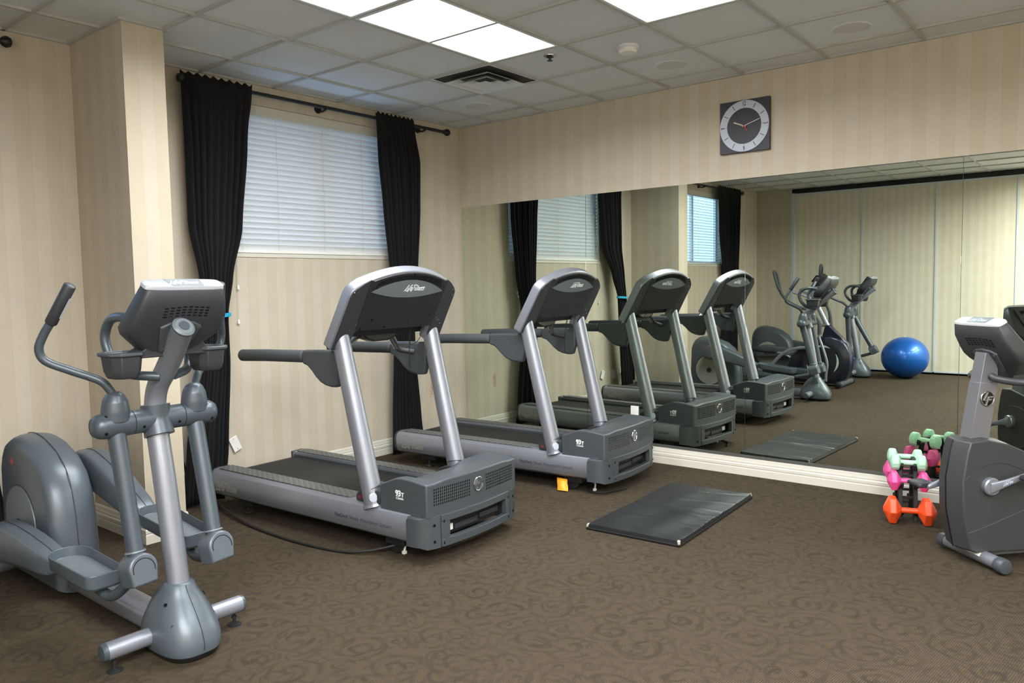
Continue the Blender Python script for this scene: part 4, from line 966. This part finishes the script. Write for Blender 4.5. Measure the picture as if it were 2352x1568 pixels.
        for sc_, dz_ in ((.90, -.012), (1.0, .0), (1.04, .048), (.985, .050), (.93, .014)):
            rows.append([(px+x*sc_, (toe_a+heel_a)/2+(a-(toe_a+heel_a)/2)*(1+(sc_-1)*.5), fl(a)+dz_*(1.15 if dz_ > .03 else 1)) for x, a in rim])
        V = mb.grid(rows, None, cu=True); mb.face(V[0][::-1], 0); mb.face(V[-1], 0)
        ped = mb.build('pedal', B, root, bev=.003, ang=40)
        mb = MB(); rows = []
        for dz_ in (.010, .017): rows.append([(px+x*.86, (toe_a+heel_a)/2+(a-(toe_a+heel_a)/2)*.93, fl(a)+dz_) for x, a in rim])
        mb.grid(rows, None, cu=True, cap=True); mb.build('tread', M['ridge'], ped)
        # link tube under the pedal
        mb = MB(); mb.tube([tuple(pv-up_*.03), (pv.x+s_*.012, pv.y+.05, pv.z-.062), (px*.92, toe_a+.01, pz-.050), (px, toe_a+.12, pz-.028), (px, heel_a-.05, fl(heel_a-.05)-.028)], .022, seg=14); mb.build('link_tube', D, root)
        # pedal arm: moulded shell from the crank to the pedal
        ra, rz, fa, fz = k['arm']        # rear point (a, z), front point (a, z)
        mb = MB(); rings = []; dvec = Vector((0, ra-fa, rz-fz)); L = dvec.length; dn_ = dvec/L; nn_ = Vector((0, -dn_.z, dn_.y))
        if nn_.z < 0: nn_ = -nn_
        for t, h_, w_, bow in ((-.03, .030, .030, -.012), (0, .045, .050, -.008), (.10, .055, .060, .0), (.35, .072, .066, .020), (.6, .088, .068, .030), (.8, .096, .068, .026), (.93, .090, .064, .010), (1.0, .062, .052, -.006), (1.03, .03, .03, -.02)):
            c = Vector((px*1.0, fa, fz))+dvec*t+nn_*bow; rings.append((tuple(c), (w_, 0, 0), tuple(nn_*h_), 5.5))
        mb.sup(rings, seg=30); arm2 = mb.build('pedal_arm', B, root, ang=45)
        mb = MB(); o_ = Vector((px+s_*.0665, fa, fz))+dvec*.66+nn_*.03; script_logo(mb, frame(tuple(o_), tuple(dn_*s_), tuple(nn_)), .14, None, .13); mb.build('arm_logo', M['clock_ring'], arm2)
        mb = MB(); mb.tube([(px, fa+dvec.y*t, fz+dvec.z*t+0)+() if 0 else tuple(Vector((px, fa, fz))+dvec*t+nn_*(h_+bow+.0006)) for t, h_, bow in ((0, .045, -.008), (.10, .055, .0), (.35, .072, .020), (.6, .088, .030), (.8, .096, .026), (.93, .090, .010))], .0016, seg=6); mb.build('arm_seam', M['grey_dark'], arm2)
    # rear drive housing
    prof = [(1.62, .02), (1.635, .30), (1.625, .60), (1.60, .67), (1.565, .72), (1.50, .752), (1.40, .762), (1.28, .742), (1.14, .690), (1.04, .615), (.985, .52), (.955, .40), (.935, .20), (.925, .02)]
    mb = MB(); rows = []; cx_, cz_ = 1.28, .34
    for x, k_ in ((-.114, .84), (-.110, .885), (-.098, .93), (-.072, .968), (-.038, .992), (0, 1.0), (.038, .992), (.072, .968), (.098, .93), (.110, .885), (.114, .84)):
        rows.append([(x, cx_+(a-cx_)*k_, max(.02, cz_+(z-cz_)*k_)) for a, z in prof])
    mb.grid(rows, None, cu=True, cap=True); hs_ = mb.build('drive_housing', B, root, sub=0, ang=48)
    mb = MB(); mb.tube([(0, a, z+.0002) for a, z in [(cx_+(a-cx_)*1.0005, cz_+(z-cz_)*1.0005) for a, z in prof[3:]]], .0018, seg=6); mb.build('housing_seam', M['grey_dark'], hs_)
    for s_ in (-1, 1):
        mb = MB(); mb.lathe([(.205, s_*.108), (.205, s_*.1155)], (0, 1.335, .315), 'x', seg=48); mb.build('disc_rim', M['grey_dark'], hs_)
        mb = MB(); mb.lathe([(.197, s_*.113), (.195, s_*.121), (.10, s_*.125), (.001, s_*.126)], (0, 1.335, .315), 'x', seg=48); mb.build('crank_disc', M['grey_light'] if s_ < 0 else M['disc_pale'], hs_, ang=50)
        mb = MB(); mb.tube([(s_*.1125, 1.42+.02*math.cos(R(a)), .63+.02*math.sin(R(a))) for a in range(0, 360, 30)], .0022, seg=6, smooth=False, closed=True); mb.ribbon([(0, 0), (0, 0.001)], .0001, .0001) if 0 else None
        mb.tube([(s_*.1135, 1.428, .622), (s_*.1135, 1.42, .638), (s_*.1135, 1.412, .622)], .002, seg=6, smooth=False); mb.build('red_emblem', M['red'], hs_)
        mb = MB(); mb.cyl((s_*.115, 1.335, .315), (s_*.14, 1.335, .315), .03); mb.build('crank_hub', M['grey_dark'], hs_)
    mb = MB(); mb.cyl((-.26, 1.56, .055), (.26, 1.56, .055), .036); rs = mb.build('rear_stabiliser', M['silver'], root)
    for s_ in (-1, 1):
        mb = MB(); mb.lathe([(.037, 0), (.037, s_*.012), (.02, s_*.022)], (s_*.255, 1.56, .055), 'x', seg=22); mb.build('end_cap', D, rs)
    mb = MB(); mb.lathe([(.026, .0), (.03, .006), (.03, .022), (.02, .03)], (.118, 1.0, .09), 'x', seg=20); mb.build('roller', M['chrome'], root)
    # fixed handlebar loops
    for s_ in (-1, 1):
        mb = MB(); mb.tube([(s_*.03, -.02, 1.15), (s_*.12, .045, 1.165), (s_*.160, .095, 1.215), (s_*.172, .128, 1.29), (s_*.172, .120, 1.345), (s_*.170, .07, 1.388), (s_*.165, -.01, 1.398), (s_*.150, -.08, 1.385)], .019, seg=16); mb.build('fixed_handlebar', D, root)
    # cup holders and tray
    for s_ in (-1, 1):
        c = Vector((s_*.185 if s_ < 0 else .168, -.035, 0)); mb = MB(); oc = lambda sc_, z, dx=0: [(c.x+dx+x*sc_, c.y+y*sc_, z) for x, y in ((-.062, -.04), (-.035, -.075), (.035, -.075), (.062, -.04), (.062, .045), (.035, .07), (-.035, .07), (-.062, .045))]
        mb.grid([oc(.70, 1.160), oc(.78, 1.168), oc(.90, 1.190), oc(1.0, 1.252)], None, cu=True, cap=True); cup = mb.build('cup_holder', M['grey_dark'], root, bev=.003)
        mb = MB(); mb.grid([oc(1.05, 1.247), oc(1.16, 1.250), oc(1.15, 1.262), oc(.95, 1.264), oc(.90, 1.255)], None, cu=True, cap=True); mb.build('cup_rim', M['grey'], cup, bev=.003)
    mb = MB(); mb.grid([[(-.14, -.10, 1.236), (.14, -.10, 1.236), (.14, .02, 1.236), (-.14, .02, 1.236)], [(-.14, -.10, 1.258), (.14, -.10, 1.258), (.14, .02, 1.258), (-.14, .02, 1.258)], [(-.10, -.12, 1.30), (.10, -.12, 1.30), (.09, -.03, 1.30), (-.09, -.03, 1.30)]], None, cu=True, cap=True); mb.build('accessory_tray', M['grey_dark'], root, bev=.005)
    small_console(root, .008, .0, M['grey_dark'], M['console_silver'], M['ink_white'], 1.0, -.018)
    return root
e1 = make_elliptical('grey elliptical trainer in the left foreground, facing the camera',
    left={'pivot': (-.162, -.025, .390), 'pedal': (-.215, (.13, .56), .300, .315), 'arm': (1.40, .235, .64, .290), 'handle': 0.0},
    right={'pivot': (.158, -.055, .400), 'pedal': (.205, (.16, .62), .350, .400), 'arm': (1.36, .570, .66, .410), 'handle': 0.05})
e1.location = (-4.155, -2.115, 0)
e2 = make_elliptical('grey elliptical trainer against the panelled wall, seen in the mirror behind the navy one',
    left={'pivot': (-.165, -.20, .415), 'pedal': (-.205, (.02, .46), .350, .38), 'arm': (1.36, .42, .52, .38), 'handle': -0.25},
    right={'pivot': (.162, .06, .390), 'pedal': (.205, (.24, .68), .345, .36), 'arm': (1.50, .34, .76, .35), 'handle': 0.25})
e2.location = (-6.80, -1.92, 0); e2.rotation_euler = (0, 0, R(0))

# ------------------------------------------------------------------ front-drive cross trainer (seen in the mirror)
ct = empty('cross_trainer', (-5.62, -1.80, 0)); tag(ct, 'navy and black front-drive elliptical with looped handles, between the two grey ones in the mirror', 'elliptical trainer')
prof = [(-.385, .36), (-.372, .48), (-.33, .57), (-.26, .66), (-.12, .70), (.05, .70), (.22, .63), (.36, .50), (.46, .38), (.50, .25), (.47, .08), (.30, .035), (-.20, .03), (-.33, .12), (-.375, .24)]
mb = MB(); rows = []
for x, k_ in ((-.11, .93), (-.10, .98), (-.06, 1), (.06, 1), (.10, .98), (.11, .93)): rows.append([(x, .0+(a)*k_, .36+(z-.36)*k_) for a, z in prof])
mb.grid(rows, None, cu=True, cap=True); bd = mb.build('flywheel_housing', M['blue_body'], ct, bev=.006)
for s_ in (-1, 1):
    mb = MB(); mb.lathe([(.285, s_*.104), (.282, s_*.114), (.245, s_*.116), (.24, s_*.111), (.001, s_*.111)], (0, 0, .35), 'x', seg=48); dk = mb.build('side_disc', M['rubber'], bd)
    for a0, a1, rr_ in ((60, 115, .215), (-40, 30, .215), (195, 240, .215)):
        mb = MB(); rows = []
        for k in range(13):
            a = R(a0+(a1-a0)*k/12); w_ = .013*math.sin(math.pi*k/12)+.002
            rows.append([(s_*.1125, -s_*0-(rr_-w_)*math.cos(a), .35+(rr_-w_)*math.sin(a)), (s_*.1125, -(rr_+w_)*math.cos(a), .35+(rr_+w_)*math.sin(a))])
        mb.grid(rows); mb.build('chrome_arc', M['clock_ring'], dk)
mb = MB(); mb.prism([(-.36, .50), (-.33, .60), (-.08, .86), (-.02, .86), (.02, .70), (-.05, .68)], -.055, .055); mb.build('mast_shroud', M['blue_body'], ct, bev=.012, seg=3)
mb = MB(); mb.tube([(0, -.06, .80), (0, .06, 1.05), (0, .16, 1.28), (0, .14, 1.40)], [.035, .034, .032, .03], seg=18); mb.build('mast', M['silver'], ct)
mb = MB(); c = Vector((0, .06, 1.47)); mb.sup([(tuple(c+Vector((0, .075, -.09))), (.10, 0, 0), (0, .03, .03), 4), (tuple(c+Vector((0, .02, 0))), (.15, 0, 0), (0, .038, .038), 4), (tuple(c+Vector((0, -.05, .085))), (.12, 0, 0), (0, .03, .03), 4)], seg=28); cc = mb.build('console', M['rubber'], ct, ang=45)
mb = MB(); mb.M = frame(tuple(c+Vector((0, .062, .038))), (-1, 0, 0), (0, -.6, .8)); mb.prism([(-.10, -.05), (.10, -.05), (.10, .06), (-.10, .06)], -.004, .012, ax='z'); mb.build('display', M['screen'], cc)
mb = MB(); mb.cyl((-.315, -.285, .052), (.315, -.285, .052), .038, m=M['grey']); fs = mb.build('front_stabiliser', None, ct)
for s_ in (-1, 1):
    mb = MB(); mb.lathe([(.045, 0), (.045, s_*.04), (.03, s_*.05)], (s_*.30, -.285, .052), 'x', seg=24); mb.build('wheel', M['rubber'], fs)
    mb = MB(); mb.prism([(-.3, .07), (-.1, .03), (-.1, .09), (-.3, .09)], s_*.02, s_*.05); mb.build('foot_bracket', M['grey_dark'], fs)
    d_ = .10 if s_ > 0 else 0
    x = s_*.24
    mb = MB(); mb.cyl((0, -.01, .86), (x*1.05, -.01, .86), .022); mb.build('handle_axle', M['grey_dark'], ct)
    if s_ > 0:
        pts = [(x, -.005, .74), (x, .0, .88), (x*.98, .06, .99), (x*1.0, .13, 1.07), (x*1.1, .28, 1.12), (x*1.2, .42, 1.20), (x*1.24, .50, 1.29), (x*1.26, .54, 1.375)]
        lp = [(x*1.26, .53, 1.36), (x*1.1, .55, 1.40), (x*.95, .60, 1.58), (x*1.1, .63, 1.63), (x*1.32, .61, 1.58), (x*1.38, .55, 1.40)]
    else:
        pts = [(x, -.015, .74), (x, -.01, .88), (x*.98, .0, .99), (x, .02, 1.06), (x*1.1, .08, 1.18), (x*1.2, .14, 1.30), (x*1.25, .16, 1.39), (x*1.26, .16, 1.46)]
        lp = [(x*1.26, .16, 1.44), (x*1.1, .16, 1.48), (x*.95, .14, 1.66), (x*1.1, .14, 1.71), (x*1.32, .14, 1.66), (x*1.38, .16, 1.48)]
    mb = MB(); mb.tube(pts, [.030, .028, .022, .020, .020, .020, .02, .019], seg=14); mh = mb.build('moving_handle', M['foam'], ct)
    mb = MB(); mb.tube(lp, .018, seg=12, closed=True); mb.build('loop_grip', M['foam'], mh)
    dl = -.0 if s_ > 0 else .05
    mb = MB(); mb.tube([(x, -.01, .78), (x, .0, .70), (x, -.05, .55), (x, -.11, .34), (x, -.10, .20), (x, -.095, .085)], .019, seg=12); mb.build('lower_link', M['silver'], ct)
    py_, pz_ = (.92, .235) if s_ > 0 else (.93, .440)
    mb = MB(); mb.tube([(x, -.095, .09), (x*.95, .3, .13), (x*.9, .62, pz_-.05), (x*.85, .95, pz_-.035)], .018, seg=12); mb.build('pedal_link', M['silver'], ct)
    mb = MB(); mb.sup([((x*.85, py_-.18, pz_-.01), (.05, 0, 0), (0, 0, .012), 3), ((x*.85, py_-.15, pz_), (.065, 0, 0), (0, 0, .022), 3), ((x*.85, py_, pz_-.006), (.07, 0, 0), (0, 0, .018), 3), ((x*.85, py_+.15, pz_+.012), (.06, 0, 0), (0, 0, .03), 3), ((x*.85, py_+.19, pz_+.02), (.04, 0, 0), (0, 0, .02), 3)], seg=26); mb.build('pedal', M['rubber'], ct)
    mb = MB(); mb.tube([(x*.7, .12, .55), (x*.8, .36, .52), (x*.85, .55, .42), (x*.9, .72, pz_-.03)], .024, seg=12, flat=((1, 0, 0), .6)); mb.build('crank_link', M['silver'], ct)
    mb = MB(); mb.tube([(s_*.03, .08, 1.18), (s_*.15, .25, 1.28), (s_*.22, .36, 1.32), (s_*.20, .42, 1.37)], .014, seg=12); mb.build('fixed_handlebar', M['silver'], ct)
mb = MB(); mb.box(-.05, .05, .35, 1.45, .03, .09); mb.box(-.26, .26, 1.40, 1.46, .02, .09); mb.build('rear_rail', M['silver'], ct, bev=.01)

# ------------------------------------------------------------------ upright exercise bike
bk = empty('exercise_bike', (-1.10, -4.592, 0), math.atan2(-.734, -.679)); tag(bk, 'dark grey upright exercise bike cut off by the right edge', 'exercise bike')
near = [(-.095, .655), (-.112, .60), (-.135, .46), (-.130, .30), (-.105, .18), (-.085, .090), (-.05, .076), (.30, .070), (.62, .070), (.80, .12), (.80, .24), (.62, .36), (.42, .48), (.24, .582), (.12, .635), (.0, .662)]
edge = [(a*1.0-(.022 if a < 0 else -.0), z) for a, z in near]
mb = MB(); rows = []
for x, k_ in ((-.092, 0), (-.092, 0), (0, 1), (.092, 0)):
    if x == -.092 and len(rows): continue
    rows.append([((x), a-(.030*k_ if a < .0 else 0), z+(.012*k_ if z > .3 and a >= -.02 else 0)) for a, z in near])
mb.grid(rows, None, cu=True, cap=True); bh = mb.build('drive_housing', M['bike_grey'], bk, bev=.006, ang=25)
mb = MB(); mb.tube([(0, a-.031, z) for a, z in near[0:6]], .0022, seg=6, smooth=False); mb.build('housing_seam', M['screen'], bh)
for s_ in (-1, 1):
    mb = MB(); mb.lathe([(.045, s_*.090), (.046, s_*.115), (.040, s_*.122), (.001, s_*.123)], (0, .012, .425), 'x', seg=30); mb.build('crank_hub', M['silver'], bh)
    t = 1 if s_ > 0 else -1
    ca, cz = .012+t*.165, .425+t*.052
    mb = MB(); mb.sup([((s_*.125, .012-t*.02, .425-t*.006), (.008, 0, 0), (0, 0, .030), 3), ((s_*.128, .012+t*.06, .425+t*.018), (.009, 0, 0), (0, 0, .020), 3), ((s_*.134, ca, cz), (.010, 0, 0), (0, 0, .014), 3), ((s_*.134, ca+t*.012, cz+t*.003), (.006, 0, 0), (0, 0, .008), 3)], seg=20); cr_ = mb.build('crank_arm', M['silver'], bk)
    if s_ > 0:
        mb = MB(); script_logo(mb, frame((.1385, .012+.075, .45), (0, 1, .28), (0, -.28, 1)), .07, None, .14); mb.build('crank_logo', M['clock_ring'], cr_)
    px_ = s_*.205
    mb = MB(); mb.sup([((px_-.055, ca, cz), (0, .045, 0), (0, 0, .012), 3), ((px_-.045, ca, cz), (0, .052, 0), (0, 0, .016), 3), ((px_+.045, ca, cz), (0, .052, 0), (0, 0, .016), 3), ((px_+.055, ca, cz), (0, .040, 0), (0, 0, .012), 3)], seg=24); pd = mb.build('pedal', M['grey_dark'], bk)
    mb = MB(); mb.tube([(px_-.05, ca-.04, cz+.01), (px_-.05, ca-.03, cz+.05), (px_, ca-.02, cz+.075), (px_+.05, ca-.03, cz+.05), (px_+.05, ca-.04, cz+.01)], .006, seg=8, flat=((0, 1, 0), 2.5)); mb.build('pedal_strap', M['rubber'], pd) if s_ < 0 and False else mb.bm.free()
    mb = MB(); mb.prism([(-.05, .56+.0), (-.03, .56)], 0, 1) if 0 else None
# moulded crease lines on the side
for s_ in (-1, 1):
    mb = MB(); mb.tube([(s_*.0925, -.10, .182), (s_*.0925, .0, .21), (s_*.0925, .24, .293), (s_*.0925, .5, .38)], .003, seg=6, smooth=False)
    mb.build('side_crease', M['grey'], bh)
    mb = MB(); mb.tube([(s_*.0925, -.128, .455), (s_*.0925, -.05, .52), (s_*.0925, .08, .54), (s_*.0925, .20, .50), (s_*.0925, .32, .45)], .0022, seg=6); mb.build('side_contour', M['grey_dark'], bh)
    mb = MB(); mb.ribbon([(0, 0), (0, .001)], .001, .001) if 0 else None
    mb.text('Life', .05, frame((s_*.0935, .33, .26), (0, s_, 0), (0, 0, 1)), None, shear=.3); mb.build('side_logo', M['clock_ring'], bh)
# mast
mb = MB(); rows = []
for z, f0, f1 in ((.64, -.062, .045), (.95, -.010, .092), (.952, -.008, .088), (1.105, .020, .118)):
    w = .040 if z < .951 else .037; rows.append([(-w, f0, z), (w, f0, z), (w, f1, z), (-w, f1, z)])
mb.grid(rows, None, cu=True, cap=True); ms_ = mb.build('mast', M['steel'], bk, bev=.008, seg=3, ang=20)
for s_ in (-1, 1):
    mb = MB(); lf_badge(mb, frame((s_*.0405, .030, .868), (0, s_, 0), (0, 0, 1)), .037, M['screen'], M['chrome']); mb.build('badge', None, ms_)
small_console(bk, .235, -.255, M['bike_grey'], M['grille'], M['clock_ring'], 1.0)
mb = MB(); mb.sup([((0, .135, .955), (.050, 0, 0), (0, .05, 0), 3), ((0, .140, 1.02), (.062, 0, 0), (0, .055, 0), 3), ((0, .125, 1.08), (.075, 0, 0), (0, .06, 0), 3)], seg=26); mb.build('console_neck', M['graphite'], bk)
for s_ in (-1, 1):
    mb = MB(); mb.tube([(s_*.040, .05, .985), (s_*.075, .06, .972), (s_*.16, .10, .965), (s_*.235, .19, .972), (s_*.26, .30, .985), (s_*.255, .40, 1.0)], .0185, seg=16, round_end=.4); mb.build('handlebar', M['bike_grey'], bk)
# front and rear feet
mb = MB(); mb.cyl((-.215, 0, .048), (.215, 0, .048), .034); ft = mb.build('front_foot', M['silver'], bk)
for s_ in (-1, 1):
    mb = MB(); mb.lathe([(.0385, s_*.0), (.040, s_*.006), (.040, s_*.040), (.034, s_*.050), (.012, s_*.054)], (s_*.182, 0, .046), 'x', seg=26); mb.build('foot_cap', M['grey'], ft)
a = R(40); mb = MB(); mb.M = frame((.045, -.0295, .066), (1, 0, 0), (0, .62, .78)); mb.prism([(-.045, -.011), (.045, -.011), (.045, .011), (-.045, .011)], -.002, .002, ax='z'); mb.build('foot_label', M['plastic_white'], ft)
mb = MB(); mb.cyl((-.215, .86, .048), (.215, .86, .048), .034); mb.box(-.03, .03, .0, .86, .035, .075); mb.build('rear_foot', M['silver'], bk)
mb = MB(); mb.tube([(0, .52, .30), (0, .58, .60), (0, .62, .82)], .03, seg=16); mb.build('seat_post', M['silver'], bk)
mb = MB(); mb.sup([((0, .42, .86), (.03, 0, 0), (0, 0, .02), 3), ((0, .50, .87), (.05, 0, 0), (0, 0, .035), 3), ((0, .62, .87), (.10, 0, 0), (0, 0, .045), 3), ((0, .72, .88), (.12, 0, 0), (0, 0, .05), 3), ((0, .77, .89), (.09, 0, 0), (0, 0, .035), 3)], seg=28); mb.build('seat', M['rubber'], bk)

# ------------------------------------------------------------------ floor mat
P1, P2, P3, P4 = Vector((-1.8407, -2.6503, 0)), Vector((-1.8141, -3.2577, 0)), Vector((-.6092, -3.2039, 0)), Vector((-.6373, -2.6080, 0))
mc = (P1+P2+P3+P4)/4; fm = empty('exercise_mat', tuple(mc)); tag(fm, 'black vinyl exercise mat lying on the carpet in front of the mirror', 'exercise mat')
def mpt(u_, v_): return (P1*(1-u_)*(1-v_)+P2*(1-u_)*v_+P3*u_*v_+P4*u_*(1-v_))-mc
mb = MB(); nu, nv = 180, 90; rnd = random.Random(4)
wr = [(rnd.uniform(0, 1), rnd.uniform(-.5, .5), rnd.uniform(.006, .02), rnd.uniform(-.0055, .0045), rnd.uniform(.3, 1)) for _ in range(26)]
def mz(u_, v_):
    e = min(u_*1.2, (1-u_)*1.2, v_*.6, (1-v_)*.6); z = .034*min(1, (e/.007))**.35 if e < .007 else .034
    z += .002*math.sin(u_*9+v_*4)+.0015*math.sin(v_*14-u_*5)
    for c0, sl, w_, a_, l_ in wr:
        d = (u_-c0-sl*(v_-.5)*.3)
        z += a_*math.exp(-(d/w_)**2)*(max(0, min(1, (v_-.5+l_*.5)*4)) if l_ > .6 else max(0, 1-abs(v_-.85)/.25))
    if v_ > .93: z += .0015*math.sin(u_*220)*(1-(1-v_)/.07)
    for u1 in (.5,):
        z -= .004*math.exp(-((u_-u1)/.006)**2)
    return max(.004, z)
rows = []
for i in range(nu+1):
    row = []
    for j in range(nv+1):
        u_ = i/nu; v_ = j/nv; p = mpt(u_, v_); row.append((p.x, p.y, mz(u_, v_)))
    rows.append(row)
mb.grid(rows)
ring = [(i, 0) for i in range(nu+1)]+[(nu, j) for j in range(1, nv+1)]+[(i, nv) for i in range(nu-1, -1, -1)]+[(0, j) for j in range(nv-1, 0, -1)]
top = [rows[i][j] for i, j in ring]; mb.grid([[(p[0], p[1], p[2]) for p in top], [(p[0]*1.004, p[1]*1.006, .014) for p in top], [(p[0]*1.001, p[1]*1.002, .001) for p in top]], None, cu=True)
bmesh.ops.remove_doubles(mb.bm, verts=mb.bm.verts, dist=.0002)
mb.build('mat_cover', M['mat'], fm, ang=50)
mb = MB(); mb.tube([(p[0]*1.004, p[1]*1.008, .012) for p in top[::6]], .0022, seg=6, smooth=False, closed=True); mb.build('piping', M['rubber'], fm)
for p, s_ in ((P1, .7), (P2, .85), (P3, .45)):
    q = p-mc; mb = MB(); mb.sup([((q.x*.992, q.y*.985, .018), (.012*s_, 0, 0), (0, .009*s_, 0), 2.2), ((q.x*.985, q.y*.975, .034), (.016*s_, 0, 0), (0, .010*s_, 0), 2.2), ((q.x*.98, q.y*.965, .038), (.006, 0, 0), (0, .004, 0), 2.2)], seg=10); mb.build('worn_corner', M['worn'], fm)
mb = MB(); d_ = (P3-P4).normalized(); mb.text('HILO', .035, frame(tuple(mpt(.88, .52)+Vector((0, 0, .0365))), tuple(-d_*-1), (1, 0, 0)), None); mb.build('mat_lettering', mat('faded_gold_print', rgb(96, 92, 66), .6), fm)

# ------------------------------------------------------------------ dumbbell rack and dumbbells
RX, RY = -.405, -4.125; ra_ = math.atan2(-.93, .30)     # local x = along the dumbbells, local y = away from the camera
rk = empty('dumbbell_rack', (RX, RY, 0), ra_); tag(rk, 'black A-frame plastic dumbbell rack beside the exercise bike', 'dumbbell rack')
for s_ in (-1, 1):           # two ladder frames, each with both sloping sides
    x = s_*.042; mb = MB()
    for t in (-1, 1):
        mb.prism([(t*.150, 0), (t*.118, 0), (t*.030, .350), (t*.062, .362)], x-.012, x+.012)
        for zc, yc in ((.075, .150), (.232, .100), (.340, .064)):
            mb.prism([(t*(yc-.01), zc-.025), (t*(yc+.040), zc-.030), (t*(yc+.055), zc-.005), (t*(yc+.052), zc+.012), (t*(yc+.040), zc+.010), (t*(yc+.036), zc-.010), (t*(yc+.0), zc-.008)], x-.014, x+.014)
    mb.box(x-.012, x+.012, -.055, .055, .340, .360); mb.build('side_frame', M['rubber'], rk, bev=.003)
for t in (-1, 1):
    for zc, yc in ((.05, .125), (.135, .102), (.265, .068)):
        mb = MB(); mb.box(-.042, .042, t*yc-.006, t*yc+.006, zc-.008, zc+.008); mb.build('rung', M['rubber'], rk, bev=.002)
def dumbbell(kind, lb, loc, m, group='vinyl dumbbells on the rack', axis=None, first={}):
    L, rh, hl, rg = {'big': (.190, .088, .050, .0175), 'mid': (.165, .066, .038, .0165), 'small': (.145, .050, .028, .0165)}[kind]
    root = empty('dumbbell', loc, ra_ if axis is None else axis); tag(root, lb, 'dumbbell', group)
    mb = MB(); mb.cyl((-L/2, 0, 0), (L/2, 0, 0), rg, seg=16); mb.build('handle', m, root)
    for s_ in (-1, 1):
        mb = MB(); c = s_*L/2
        if kind == 'small': pr = [(rg*1.3, -.030), (rh*.90, -.020), (rh, -.014), (rh, .014), (rh*.9, .022), (rh*.35, .030), (rh*.2, .031)]
        else: pr = [(rg*1.2, -hl), (rh*.95, -hl*.40), (rh, -hl*.32), (rh, hl*.32), (rh*.95, hl*.40), (rg*1.1, hl*1.0), (rg*.6, hl*1.05)]
        mb.lathe([(a, c+s_*b) for a, b in pr], (0, 0, 0), 'x', seg=6 if kind != 'small' else 12)
        mb.build('head', m, root, bev=.004, seg=3, ang=20)
    return root
ca_, sa_ = math.cos(ra_), math.sin(ra_)
def rl(y, z): return (RX-y*sa_, RY+y*ca_, z)
ys = 1 if (-sa_*1 > 0) else -1      # +y local points to +x world (towards the mirror)
CAMSIDE = -1 if ys > 0 else 1
spots = [('big', .205, .080, 'orange'), ('mid', .140, .248, 'pink'), ('small', .092, .352, 'mint')]
for kd, yy, zz, mm in spots:
    for t, side in ((-1, 'front side of the rack'), (1, 'mirror side of the rack')):
        if mm == 'orange' and t != CAMSIDE: continue
        nm = {'orange': 'large orange dumbbell on the bottom tier', 'pink': 'pink dumbbell on the middle tier', 'mint': 'small mint green dumbbell on the top tier'}[mm]
        dumbbell(kd, '%s, %s' % (nm, 'on the side facing the room' if t == CAMSIDE else 'on the side facing the mirror'), rl(t*yy, zz), M[mm])

# exercise ball
mb = MB(); mb.lathe([(max(.002, .328*math.cos(R(a)) if abs(a) < 86 else .02), .313+.308*math.sin(R(a))) for a in range(-90, 91, 5)], (0, 0, 0), 'z', seg=64)
for v in mb.bm.verts:
    if v.co.z < .012: v.co.z = .004
o = mb.build('exercise_ball', M['ball'], None, ang=80, loc=(-7.02, -2.55, 0)); tag(o, 'large shiny blue exercise ball by the panelled wall, seen in the mirror', 'exercise ball')
mb = MB(); mb.lathe([(.012, 0), (.012, .006), (.004, .008)], (0, -.0, .620), 'z', seg=14); mb.build('valve_plug', M['ink_white'], o)
